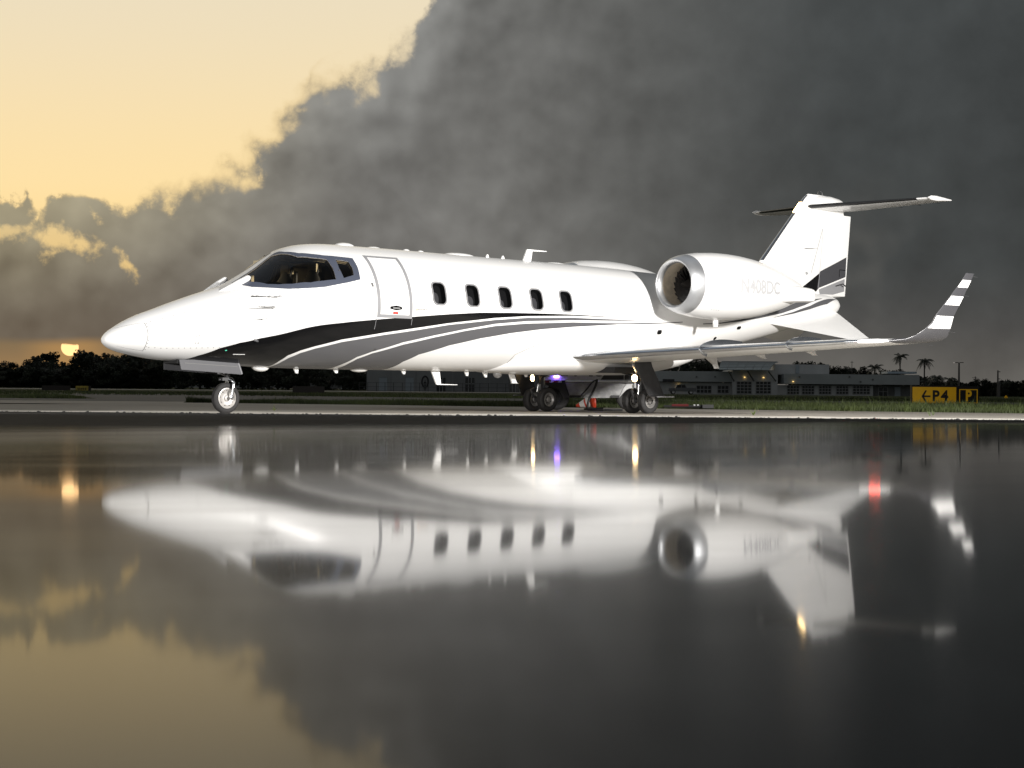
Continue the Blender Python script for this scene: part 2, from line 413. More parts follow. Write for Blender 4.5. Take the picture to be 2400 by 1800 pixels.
dry = k.step(k.m('MULTIPLY_ADD', k.m('SUBTRACT', nA, .5), 3.0, sp.outputs[1]), 2.4, 7.6)          # 0 wet film, 1 dry stone
film = k.step(k.noise(mp_.outputs[0], 5, 4, .6), .35, .7, .18, .32)                                 # share of the film broken by the grain below
wet = []
for ro in (.040, .21):
    w = nt.nodes.new('ShaderNodeBsdfPrincipled'); w.inputs['Base Color'].default_value = (.020, .020, .021, 1); w.inputs['Roughness'].default_value = ro; w.inputs['IOR'].default_value = 1.092 if ro < .1 else 1.17; wet.append(w)
wm = k.n('ShaderNodeMixShader'); k.put(wm.inputs[0], film); nt.links.new(wet[0].outputs[0], wm.inputs[1]); nt.links.new(wet[1].outputs[0], wm.inputs[2])
k.put(p.inputs['Base Color'], k.mix(k.step(nC, .35, .65), (.012, .012, .0125), (.028, .028, .029)))
p.inputs['Roughness'].default_value = .85; p.inputs['Specular IOR Level'].default_value = .12
bp = k.n('ShaderNodeBump'); k.put(bp.inputs['Height'], nB); bp.inputs['Strength'].default_value = 1.; bp.inputs['Distance'].default_value = .012
k.put(p.inputs['Normal'], bp.outputs[0])
am = k.n('ShaderNodeMixShader'); k.put(am.inputs[0], dry); nt.links.new(wm.outputs[0], am.inputs[1]); nt.links.new(p.outputs[0], am.inputs[2])
nt.links.new(am.outputs[0], nt.nodes['Material Output'].inputs[0])
M['wet_tarmac'] = m
obj('wet_pavement', vs, fs, 'wet_tarmac', None, 30, kind='structure')
# loose stones along the crest where the tarmac ends
peb = MB(); rs = random.Random(5)
for i in range(900):
    x = rs.uniform(-9, 9); y = 26.3-abs(rs.gauss(0, 2.2)); r = rs.uniform(.003, .008)*(2.3 if rs.random() < .06 else 1)
    z = swell(x, y)
    ring = lambda q, h: [(x+math.cos(a)*r*q*rs.uniform(.7, 1.3)*1.4, y+math.sin(a)*r*q*rs.uniform(.7, 1.3), z+h*r) for a in (0, 1.26, 2.5, 3.8, 5.0)]
    peb.loft([ring(1, -.5), ring(1.1, .4), ring(.5, 1.0)])
mat('stone_dark', (.022, .021, .020), .9)
peb.build('gravel', 'stone_dark', kind='stuff', label='loose dark stones strewn along the edge of the tarmac')

# ------------------------------------------------------------------ the jet: x aft of the nose, y to port, z up from the ground
def pch(pts):
    # monotone cubic (Fritsch-Carlson) interpolation
    xs=[p[0] for p in pts];ys=[p[1] for p in pts];n=len(xs)
    d=[(ys[i+1]-ys[i])/(xs[i+1]-xs[i]) for i in range(n-1)]
    m=[d[0]]+[0 if d[i-1]*d[i]<=0 else 2*d[i-1]*d[i]/(d[i-1]+d[i]) for i in range(1,n-1)]+[d[-1]]
    def F(x):
        if x<=xs[0]: return ys[0]
        if x>=xs[-1]: return ys[-1]
        lo,hi=0,n-1
        while hi-lo>1:
            k=(lo+hi)//2
            if xs[k]<=x: lo=k
            else: hi=k
        h=xs[hi]-xs[lo];t=(x-xs[lo])/h
        return (ys[lo]*(1+2*t)*(1-t)**2+h*m[lo]*t*(1-t)**2+ys[hi]*t*t*(3-2*t)+h*m[hi]*t*t*(t-1))
    return F
TOP=pch([(.02,1.045),(.030,1.082),(.06,1.125),(.12,1.178),(.22,1.240),(.40,1.340),(.62,1.438),(.845,1.516),(1.07,1.600),(1.3,1.680),(1.53,1.758),(1.72,1.818),(2.0,1.908),(2.1,1.95),(2.26,2.035),(2.55,2.203),(2.85,2.400),(3.02,2.497),(3.22,2.570),(3.48,2.620),(3.74,2.643),(4.0,2.650),(4.8,2.650),(6.8,2.637),(8.2,2.629),(9.4,2.618),(10.2,2.605),(11.2,2.579),(12.5,2.55),(14,2.50),(15.5,2.45),(16.5,2.41),(17.0,2.33),(17.12,2.22)])
BOT=pch([(.02,1.045),(.030,1.012),(.06,.978),(.12,.938),(.22,.898),(.40,.855),(.62,.818),(.85,.788),(1.17,.768),(1.8,.738),(2.4,.712),(2.87,.697),(4,.690),(6.2,.692),(8,.70),(9.5,.72),(10.6,.80),(11.6,.93),(12.6,1.10),(14,1.358),(15.07,1.575),(16.2,1.84),(17.0,2.04),(17.12,2.16)])
WID=pch([(.02,.0),(.030,.045),(.06,.088),(.12,.145),(.22,.212),(.40,.30),(.62,.375),(.85,.435),(1.17,.51),(1.7,.63),(2.2,.735),(2.8,.845),(3.4,.925),(4.0,.965),(4.6,.98),(9,.98),(10.2,.955),(11.2,.88),(12.4,.77),(13.6,.64),(15,.46),(16.2,.30),(17.0,.17),(17.12,.05)])
def fus(x,th,off=0.):
    """aircraft coords (x aft, y port, z up); th 0=top, pi/2=port side, pi=bottom"""
    t,b,w=TOP(x),BOT(x),WID(x)
    zc=b+(t-b)*.5; a=(t-b)*.5
    c,s=math.cos(th),math.sin(th)
    n=math.hypot(c/max(a,1e-3),s/max(w,1e-3))
    ny,nz=(s/max(w,1e-3))/n,(c/max(a,1e-3))/n
    return x,w*s+ny*off,zc+a*c+nz*off
def fth(x,z,port=True):
    t,b=TOP(x),BOT(x);c=(z-(t+b)/2)/((t-b)/2)
    return math.acos(max(-1,min(1,c)))
PSI = math.radians(42.6909)
jet = empty('business_jet', (-5.8472, 25.2704, 0), 'white twin-engine business jet with black and grey swoosh stripes parked on the apron', 'airplane', rz=PSI)
FL = lambda p: (p[0], -p[1], p[2])
def jo(name, vs, fs, mats, parent=None, smooth=40, mir=False, **kw):
    sg = -1 if mir else 1
    return obj(name, [(v[0], -v[1]*sg, v[2]) for v in vs], fs, mats, parent or jet, smooth, **kw)
def jm(mb, name, mats, parent=None, smooth=40, mir=False, **kw): return jo(name, mb.v, mb.f, mats, parent, smooth, mir, **kw)
def jp(name, outer, mats, parent=None, mp=None, **kw):
    f = mp or fus
    return patch(name, outer, lambda a, b, o: FL(f(a, b, o)), mats, parent or jet, **kw)
# --- fuselage shell
XS = [.0203, .022, .025, .030, .038, .048, .06, .08, .10, .12, .15, .185, .22, .26, .30, .35, .40, .46, .52]+[.62+.08*k for k in range(205)]
XS = [x for x in XS if x < 17.08]+[17.09, 17.115]
NTH = 96
rings = [[fus(x, 2*math.pi*j/NTH) for j in range(NTH)] for x in XS]
mb = MB().loft(rings); shell = jm(mb, 'fuselage', ['white_paint', 'cabin_dark', 'cockpit_dark'], smooth=50)
# openings: windscreen and side glazing on both sides, cockpit space behind them, cabin windows
WS = [(2.19, .20), (2.50, .15), (2.86, .095), (2.95, .25), (3.07, .56), (3.27, .68), (3.49, .764), (3.52, .95), (3.513, 1.159), (3.30, 1.165), (3.07, 1.151), (2.79, 1.047), (2.60, .92), (2.46, .794), (2.29, .5)]
RW = [(3.645, .775), (3.86, .812), (3.878, .95), (3.853, 1.085), (3.655, 1.14), (3.63, .95)]
SURR = [(2.12, .15), (2.5, .11), (2.93, .06), (2.985, .12), (3.01, .25), (3.131, .467), (3.30, .575), (3.478, .651), (3.75, .70), (3.984, .725), (3.985, .95), (3.955, 1.158), (3.72, 1.215), (3.476, 1.253), (3.31, 1.272), (3.152, 1.265), (3.0, 1.235), (2.858, 1.181), (2.72, 1.11), (2.593, 1.015), (2.47, .91), (2.357, .80), (2.25, .68), (2.15, .45)]
WIN = [(5.494, 1.314), (6.203, 1.314), (6.917, 1.315), (7.628, 1.315), (8.318, 1.318)]
def winpoly(i, grow=0.):
    x, th = WIN[i]; return rrect(x, th, .262+grow*2, (.362+grow*2)/.98, .085+grow, 5, shear=-.02)
neg = lambda P: [(x, -t) for x, t in P]
def cutter(P, m, o1=.06, o2=-.10, d=.07):
    V, F = tri2d(P, (), d); vs, fs = solid(V, F, lambda a, b, o: FL(fus(a, b, o)), o1, o2)
    return obj('cut', vs, fs, m)
cuts = [cutter(P, 'cockpit_dark') for P in (WS, RW, neg(WS), neg(RW))]+[cutter(winpoly(i), 'cabin_dark') for i in range(5)]
def inner(x, th): return fus(x, th, -.055)
rr = []
for x in [2.16+.06*k for k in range(31)]:
    fl = 1.74; pts = []
    for j in range(33):
        th = -1.62+3.24*j/32; q = inner(x, th); pts.append((q[0], q[1], max(q[2], fl)))
    rr.append(pts)
mb = MB().loft(rr); c = jm(mb, 'cut', 'cockpit_dark', None, None); c.parent = None; cuts.append(c)
for c in cuts:
    md = shell.modifiers.new('b', 'BOOLEAN'); md.operation = 'DIFFERENCE'; md.object = c; md.solver = 'EXACT'
    try: md.material_mode = 'TRANSFER'
    except Exception: pass
    c.parent = jet
bpy.context.view_layer.update()
dg = bpy.context.evaluated_depsgraph_get()
nm = bpy.data.meshes.new_from_object(shell.evaluated_get(dg)); shell.modifiers.clear(); shell.data = nm
nm.polygons.foreach_set('use_smooth', [True]*len(nm.polygons)); nm.set_sharp_from_angle(angle=math.radians(35))
for c in cuts: bpy.data.objects.remove(c)
# --- glazing
for sgn, P, R, Q in ((1, WS, RW, SURR), (-1, neg(WS), neg(RW), neg(SURR))):
    jp('glazing_surround', Q, 'slate_paint', holes=[P, R], d=.05)
    jp('windscreen', P, 'cockpit_glass', mp=lambda a, b, o: fus(a, b, -.012), d=.05)
    jp('interior_liner', Q, 'cream_leather', holes=[P, R], mp=lambda a, b, o: fus(a, b, -.062), d=.06)
    jp('side_window', R, 'cockpit_glass', mp=lambda a, b, o: fus(a, b, -.012), d=.05)
def ring(P, w, f):  # inset loop
    cx = sum(p[0] for p in P)/len(P); cy = sum(p[1] for p in P)/len(P)
    return [(cx+(x-cx)*f, cy+(y-cy)*f) for x, y in P]
for P in (RW,):
    jp('window_seal', P, 'cream_leather', holes=[ring(P, 0, .955)], mp=lambda a, b, o: fus(a, b, -.03), d=.05)
for i in range(5):
    w = jp('cabin_window', winpoly(i, -.004), 'cabin_glass', mp=lambda a, b, o: fus(a, b, -.016), d=.06)
    jp('frame', winpoly(i, .012), 'light_grey_paint', w, holes=[winpoly(i, -.006)], d=.05, thick=.005)
    jp('seal', winpoly(i, .020), 'seam', w, holes=[winpoly(i, .013)], d=.05)
    x, th = WIN[i]
    sb = MB(); rg = []
    for zt, hw in ((1.66, .10), (1.78, .11), (1.86, .10), (1.91, .07), (1.93, .02)):
        rg.append([(x-.05+.03*(i % 2)+hw*math.cos(a), .865+.018*math.sin(a), zt-.03*(i % 3)) for a in (2*math.pi*q/12 for q in range(12))])
    jm(sb.loft(rg), 'seat_back', 'light_grey_paint', w)
# --- cockpit fittings
def seat(y):
    rg = []
    for z, x0, t, hw in ((1.74, 3.34, .14, .20), (1.9, 3.38, .13, .21), (2.06, 3.43, .11, .19), (2.14, 3.45, .09, .12), (2.17, 3.46, .10, .13), (2.30, 3.49, .09, .12), (2.33, 3.50, .05, .08)):
        rg.append([(x0+t/2*math.cos(a), y+hw*math.copysign(abs(math.sin(a))**.6, math.sin(a)), z) for a in (2*math.pi*q/16 for q in range(16))])
    s_ = jm(MB().loft(rg), 'cockpit_seat', 'black_leather')
    jm(MB().box((3.42, y-.11, 2.17), (3.52, y+.11, 2.315)), 'headrest', 'cream_leather', s_)
for y in (.36, -.36): seat(y)
rg = []
for x, z, hw in ((2.28, 1.80, .42), (2.36, 1.86, .46), (2.50, 1.955, .52), (2.66, 2.01, .56), (2.80, 2.00, .58), (2.82, 1.74, .58)):
    rg.append([(x, -hw, 1.735), (x, -hw, z-.05), (x, -hw*.6, z-.01), (x, 0, z), (x, hw*.6, z-.01), (x, hw, z-.05), (x, hw, 1.735)])
jm(MB().loft(rg), 'glareshield', 'black_leather')
for y in (.36, -.36):
    mb = MB(); mb.tube([(2.80, y, 1.82), (2.98, y, 1.86)], .02)
    mb.tube([(2.99, y+.15*math.cos(a), 1.86+.13*math.sin(a)) for a in (math.pi*(.0+q/14*1.0)+math.pi for q in range(15))], .014)
    jm(mb, 'control_yoke', 'dark_metal')
jm(MB().box((3.0, -.25, 2.36), (3.42, .25, 2.40)).box((2.93, -.5, 2.28), (2.95, -.08, 2.36)), 'overhead_panel', 'cream_leather')
jm(MB().box((3.60, -.80, 1.76), (3.63, -.30, 2.22)), 'rear_bulkhead', 'black_leather'); jm(MB().box((3.60, .45, 1.76), (3.63, .80, 2.2)), 'rear_bulkhead', 'black_leather')
jm(MB().box((3.55, -.62, 2.0), (3.575, -.42, 2.24)), 'side_panel', 'cream_leather'); jm(MB().box((2.95, -.74, 2.02), (3.0, -.58, 2.14)), 'side_panel', 'cream_leather')
jm(MB().box((3.86, -.78, 1.78), (3.88, -.30, 2.36)), 'curtain', 'cream_leather'); jm(MB().box((3.80, -.22, 1.78), (3.83, .02, 2.30)), 'curtain', 'cream_leather')
jm(MB().box((3.45, -.50, 2.30), (3.85, .40, 2.325)), 'headliner', 'cream_leather')
# --- windscreen defog ducts at the foot of the glass
for sg in (1, -1):
    mb = MB(); th = .36*sg; pts = []
    for q, (x, r, o) in enumerate(((1.80, .004, -.01), (1.90, .03, -.005), (2.02, .045, .01), (2.14, .052, .025), (2.25, .048, .030), (2.29, .044, .036), (2.315, .02, .040))):
        a = fus(x, th*(1+.25*(x-1.8)), o); pts.append((a, r))
    mb.tube([p for p, r in pts], [r for p, r in pts], 14); jm(mb, 'windscreen_duct', 'white_paint')
# --- paint scheme
def bandpoly(up, lo): return up+lo[::-1]
BU = [(1.156, 3.10), (1.215, 2.854), (1.40, 2.50), (1.674, 2.188), (1.95, 2.04), (2.259, 1.967), (2.906, 1.915), (3.594, 1.858), (4.366, 1.775), (4.922, 1.723), (5.678, 1.652), (6.336, 1.601), (7.015, 1.577), (7.716, 1.562), (8.443, 1.555), (9.546, 1.565)]
BL = [(2.72, 3.10), (2.761, 2.922), (2.80, 2.65), (2.863, 2.473), (3.03, 2.36), (3.246, 2.276), (3.675, 2.144), (4.422, 2.001), (4.783, 1.942), (5.698, 1.797), (6.679, 1.675), (7.366, 1.621), (8.444, 1.576), (9.546, 1.569)]
G1U = [(2.80, 3.10), (2.828, 2.864), (2.86, 2.68), (2.911, 2.554), (3.06, 2.42), (3.267, 2.326), (3.693, 2.191), (4.436, 2.041), (4.796, 1.983), (5.705, 1.827), (6.683, 1.709), (7.368, 1.651), (8.445, 1.611), (10.112, 1.609)]
G1L = [(3.93, 3.10), (3.953, 2.869), (3.996, 2.751), (4.136, 2.508), (4.354, 2.37), (4.866, 2.162), (5.44, 2.018), (6.046, 1.889), (6.693, 1.774), (7.374, 1.707), (8.448, 1.655), (10.113, 1.618)]
G2U = [(4.05, 3.10), (4.079, 2.871), (4.11, 2.70), (4.175, 2.558), (4.376, 2.409), (4.888, 2.207), (5.454, 2.056), (6.056, 1.921), (6.701, 1.812), (7.38, 1.749), (8.452, 1.693), (10.406, 1.664), (11.365, 1.665)]
G2L = [(5.03, 3.10), (5.052, 2.896), (5.127, 2.609), (5.317, 2.411), (5.839, 2.194), (6.435, 2.041), (7.077, 1.924), (7.752, 1.836), (8.465, 1.772), (9.595, 1.695), (11.367, 1.679)]
for U, L, m_ in ((BU, BL, 'black_paint'), (G1U, G1L, 'grey_paint'), (G2U, G2L, 'grey_paint')):
    for f in (lambda P: P, neg): jp('swoosh_stripe', f(bandpoly(U, L)), m_, shell, d=.07)
TA = bandpoly([(12.0, 1.74), (12.574, 1.763), (13.2, 1.73), (13.851, 1.658), (14.4, 1.54), (14.882, 1.401), (15.209, 1.247), (16.27, .958)], [(12.0, 1.76), (12.579, 1.79), (13.2, 1.79), (13.864, 1.757), (14.671, 1.662), (15.1, 1.55), (15.526, 1.394), (16.277, .995)])
TB = bandpoly([(14.374, 1.789), (15.094, 1.664), (15.736, 1.447), (16.505, .962)], [(14.375, 1.797), (15.103, 1.748), (15.734, 1.639), (16.414, 1.412), (16.95, .75)])
for P in (TA, TB):
    for f in (lambda P: P, neg): jp('tail_stripe', f(P), 'grey_paint', shell, d=.06)
# --- cabin door
DO = [(4.228, .625), (4.918, .625), (4.918, 1.755), (4.228, 1.755)]
DI = [(4.285, .672), (4.861, .672), (4.861, 1.702), (4.285, 1.702)]
door = jp('cabin_door', [(4.288, .675), (4.858, .675), (4.858, 1.699), (4.288, 1.699)], 'white_paint', d=.08)
jp('door_outline', DO, 'light_grey_paint', door, holes=[DI], d=.05, thick=.0035)
hd = jp('handle_recess', [(4.47, 1.575), (4.59, 1.555), (4.70, 1.573), (4.705, 1.612), (4.59, 1.632), (4.47, 1.61)], 'black_paint', door, d=.04, thick=.006)
jm(MB().box((4.52, .975, 1.635), (4.66, .992, 1.655)), 'door_handle', 'steel', hd)
jp('placard', [(4.53, 1.655), (4.632, 1.655), (4.632, 1.692), (4.53, 1.692)], 'red_print', door, d=.04, thick=.004)
jp('lock', rrect(4.477, 1.451, .018, .018, .008, 3), 'seam', door, d=.02, thick=.004)
jp('door_seam', [(4.216, 1.76), (4.222, 1.76), (4.222, 1.95), (4.216, 1.95)], 'light_grey_paint', door, d=.03, thick=.0035)
jp('door_seam', [(4.92, 1.76), (4.926, 1.76), (4.926, 1.86), (4.92, 1.86)], 'light_grey_paint', door, d=.03, thick=.0035)
jp('static_port', [(4.14, 1.205), (4.18, 1.205), (4.185, 1.27), (4.15, 1.27)], 'seam', d=.02, thick=.004)
# small operator logo: orange ring and word
lo = jp('logo_ring', rrect(5.005, 1.604, .036, .036, .0175, 6), 'orange_print', shell, holes=[rrect(5.005, 1.604, .018, .018, .0085, 6)], d=.01)
def side_text(s, x, th, size, m_, par, surf=fus, k=1., sub=0, off=.003, name='lettering'):
    vs, fs_ = text_mesh(s, size, 'LEFT', sub)
    return obj(name, [FL(surf(x+v[0]*k, th-v[1]/.98, off)) for v in vs], fs_, m_, par, None)
side_text('REVARA', 5.03, 1.600, .05, 'dark_print', shell)
jp('logo_underline', [(4.985, 1.628), (5.19, 1.628), (5.19, 1.634), (4.985, 1.634)], 'orange_print', shell, d=.03)
# --- panel seams and rivets of the nose
def seam(P, w=.006, m_='seam', par=None, mp=None):
    f = mp or fus
    up, lo_ = [], []
    for i, p in enumerate(P):
        a, b = P[max(i-1, 0)], P[min(i+1, len(P)-1)]; dx, dy = b[0]-a[0], b[1]-a[1]; l = math.hypot(dx, dy) or 1
        up.append((p[0]-dy/l*w/2, p[1]+dx/l*w/2)); lo_.append((p[0]+dy/l*w/2, p[1]-dx/l*w/2))
    return jp('panel_seam', up+lo_[::-1], m_, par or shell, mp=mp, d=.05)
seam([(.539, .88), (.55, 1.15), (.552, 1.43), (.548, 1.83), (.541, 2.43)], .005)
seam([(.19, .35), (.36, .70), (.54, .88)], .007); seam([(.17, 2.27), (.33, 2.36), (.535, 2.415)], .010)
seam([(7.39, 2.773), (7.36, 2.6), (7.376, 2.354), (7.55, 2.24), (7.765, 2.129), (8.106, 2.003), (8.443, 1.93)], .008)
seam([(8.443, 1.93), (8.48, 2.0), (8.52, 2.09), (8.56, 2.18)], .006)
riv = MB()
def rivet(x, th, r=.0055):
    o = fus(x, th, .0015); n = Vector(fus(x, th, .1))-Vector(fus(x, th, 0)); riv.rev([(0, r), (.002, r), (.0035, r*.5), (.0036, .0001)], o, n, 7)
for i in range(14): rivet(.60+i*.088, 2.175)
for i in range(9): rivet(.63+i*.17, .905-.04*i/8)
for q in range(9): rivet(.565, .95+q*.17)
for x in (1.262, 1.305):
    for th in (.99, 1.0, 1.75, 1.77, 1.99, 2.01, 1.3): rivet(x, th)
for th in (1.0, 1.19, 1.36, 1.56, 1.72, 1.87): rivet(2.03-.03*(th-1), th)
jm(riv, 'rivet_rows', 'seam', shell, kind='stuff')
# --- pitot and vane probes on the nose flank
mb = MB(); b0 = Vector(fus(2.44, 1.356, 0)); b1 = Vector(fus(2.40, 1.35, .07))
mb.tube([b0, b0.lerp(b1, .6), b1, b1+Vector((-.08, 0, 0)), Vector((2.11, b1.y, b1.z))], [.022, .018, .016, .015, .006])
jm(mb, 'pitot_probe', 'steel')
mb = MB(); b0 = Vector(fus(2.25, 1.53, 0)); b1 = Vector(fus(2.25, 1.53, .05))
mb.tube([b0, b1], [.016, .012]); mb.tube([b1+Vector((-.11, 0, 0)), b1+Vector((.05, 0, .005))], [.008, .011])
jm(mb, 'angle_vane', 'steel')
mb = MB(); b0 = Vector(fus(2.17, 2.0, 0)); b1 = Vector(fus(2.2, 2.0, .05)); mb.tube([b0, b1], [.02, .012]); jm(mb, 'drain_mast', 'grey_paint')
jp('nose_beacon', rrect(1.78, 2.27, .03, .03, .014, 4), 'green_lamp', shell, d=.02, thick=.006)
jp('vent_slot', [(1.93, 2.40), (2.12, 2.40), (2.12, 2.416), (1.93, 2.416)], 'white_paint', shell, d=.05, thick=.006)
# --- aerials along the spine and the belly
def blister(x0, x1, h, hw, top=True, name='aerial_blister', m_='white_paint'):
    rg = []; n = 12
    for i in range(n+1):
        t = i/n; x = x0+(x1-x0)*t; k_ = math.sqrt(max(0., 1-(2*t-1)**2))**.8; z = TOP(x) if top else BOT(x); sg = 1 if top else -1
        rg.append([(x, hw*max(k_, .02)*math.cos(a), z-.02*sg+sg*(h+.02)*max(k_, .02)*max(0, math.sin(a))-sg*.01*(math.sin(a) < 0)) for a in (2*math.pi*q/16 for q in range(16))])
    return jm(MB().loft(rg), name, m_)
blister(4.13, 4.48, .048, .13); blister(4.76, 5.03, .022, .1); blister(5.51, 5.65, .028, .05); blister(5.82, 5.95, .026, .05); blister(6.38, 7.03, .038, .16); blister(8.72, 9.20, .02, .12); blister(9.25, 11.0, .018, .05)
def blade(pts, t, name='blade_aerial', m_='white_paint', y0=0):
    """thin aerofoil blade from a side outline"""
    n = len(pts); cx = sum(p[0] for p in pts)/n
    a = [(x, y0+t/2, z) for x, z in pts]; b = [(x, y0-t/2, z) for x, z in pts]
    return jo(name, a+b, [list(range(n)), list(range(n, 2*n))[::-1]]+[(i, (i+1) % n, n+(i+1) % n, n+i) for i in range(n)], m_, None, None)
blade([(7.31, 2.62), (7.345, 2.69), (7.37, 2.69), (7.40, 2.62)], .02); blade([(7.665, 2.62), (7.70, 2.688), (7.725, 2.688), (7.76, 2.62)], .02)
blade([(8.17, 2.61), (8.275, 2.832), (8.35, 2.835), (8.74, 2.828), (8.74, 2.815), (8.40, 2.805), (8.365, 2.61)], .03)
blister(2.58, 2.885, .065, .09, False, 'belly_light', 'white_paint'); blister(4.46, 4.80, .04, .1, False)
for x, d_ in ((3.36, .075), (4.125, .06), (5.50, .06), (6.868, .075), (7.29, .07), (8.235, .06)):
    b_ = BOT(x)-(.025 if x > 7 else 0); blade([(x-.03, b_+.02), (x, b_-.01), (x+.035, b_-d_), (x+.07, b_-d_), (x+.085, b_+.02)], .025)
blade([(6.13, .70), (6.245, .47), (6.26, .463), (6.695, .463), (6.695, .472), (6.34, .478), (6.305, .70)], .03)
blade([(7.875, .68), (7.95, .512), (7.93, .505), (8.10, .505), (8.055, .515), (7.99, .68)], .03)
mb = MB().rev([(-.02, .085), (0, .08), (.04, .07), (.07, .045), (.085, .001)], (7.615, 0, .672), (0, 0, -1), 20); jm(mb, 'belly_beacon', 'lip_metal')

# --- wing to body fairing
rg = []
FWID = pch([(6.95, .02), (7.15, .32), (7.5, .66), (8.0, .93), (8.6, 1.10), (9.4, 1.20), (10.3, 1.14), (11.2, .90), (12.0, .55), (12.5, .05)])
FBOT = pch([(6.95, .72), (7.4, .682), (8.0, .664), (9.0, .655), (10.2, .668), (11.2, .76), (12.0, .92), (12.5, 1.05)])
for x in [6.95+.12*k_ for k_ in range(47)]:
    w_, b_ = FWID(x), FBOT(x); rr_ = []
    for q in range(40):
        a = 2*math.pi*q/40; c_, s_ = math.cos(a), math.sin(a)
        rr_.append((x, w_*math.copysign(abs(c_)**.62, c_), 1.0+(.24 if s_ > 0 else 1.0-b_)*math.copysign(abs(s_)**.75, s_)))
    rg.append(rr_)
jm(MB().loft(rg), 'wing_fairing', 'white_paint', None, 50)

# --- wings
NA = 22
def aero(c_):
    """aerofoil loop: list of (chord fraction, half thickness, side)"""
    up = [(.5*(1-math.cos(math.pi*i/NA))) for i in range(NA+1)]
    th = lambda x: 5*(.2969*math.sqrt(x)-.126*x-.3516*x*x+.2843*x**3-.1036*x**4)
    return [(x, th(x)*c_) for x in up[::-1]]+[(x, -th(x)*c_*.8) for x in up[1:-1]]
AF = aero(1.)
def wsec(xl, xt, y, z, tc_, phi):
    c_ = xt-xl; out = []
    for f, t in AF:
        d_ = t*tc_*c_; out.append((xl+f*c_, y-d_*math.sin(phi), z+d_*math.cos(phi)))
    return out
LEX = lambda y: 8.10+.27*y+(.35*max(0, y-5.75)**1.5)
TEX = lambda y: 10.98+.035*y
LEZ = lambda y: .91+.046*y
main = [wsec(LEX(y), TEX(y), y, LEZ(y), .105-.004*y, 0) for y in (.3, .8, 1.3, 2, 2.8, 3.6, 4.4, 5.2, 5.75)]
tipS = [(5.75, 0, 0, 0, 0)]
# winglet stations: xle, xte, y, z, thickness, cant
WL = [(LEX(5.75), TEX(5.75), 5.75, LEZ(5.75), .082, 0), (9.98, 11.24, 6.0, 1.190, .08, .04), (10.25, 11.36, 6.15, 1.203, .078, .12), (10.49, 11.47, 6.30, 1.235, .076, .35), (10.63, 11.50, 6.385, 1.295, .074, .75), (10.775, 11.475, 6.450, 1.395, .074, 1.1), (10.90, 11.455, 6.495, 1.50, .074, 1.28),
      (10.965, 11.47, 6.52, 1.615, .075, 1.36), (11.12, 11.555, 6.565, 1.79, .075, 1.37), (11.255, 11.625, 6.60, 1.935, .075, 1.37), (11.385, 11.69, 6.63, 2.075, .075, 1.37), (11.495, 11.755, 6.652, 2.195, .075, 1.37), (11.575, 11.80, 6.675, 2.306, .07, 1.37)]
WLZ = [(10.80, 11.466, 6.46, 1.42, .074, 1.16)]
WL = sorted(WL+WLZ, key=lambda q: (q[3], q[2]))
bandw = lambda z: ('white_paint' if any(a < z < b for a, b in ((1.415, 1.612), (1.785, 1.94), (2.07, 2.20))) else 'grey')
def ringfaces(secs, sel):
    n = len(AF); vs = [v for s_ in secs for v in s_]; fs_, mi = [], []
    for i in range(len(secs)-1):
        for j in range(n):
            if sel(j): fs_.append((i*n+j, i*n+(j+1) % n, (i+1)*n+(j+1) % n, (i+1)*n+j)); mi.append(i)
    return vs, fs_, mi
nLE = [j for j in range(len(AF)) if max(AF[j][0], AF[(j+1) % len(AF)][0]) < .055]
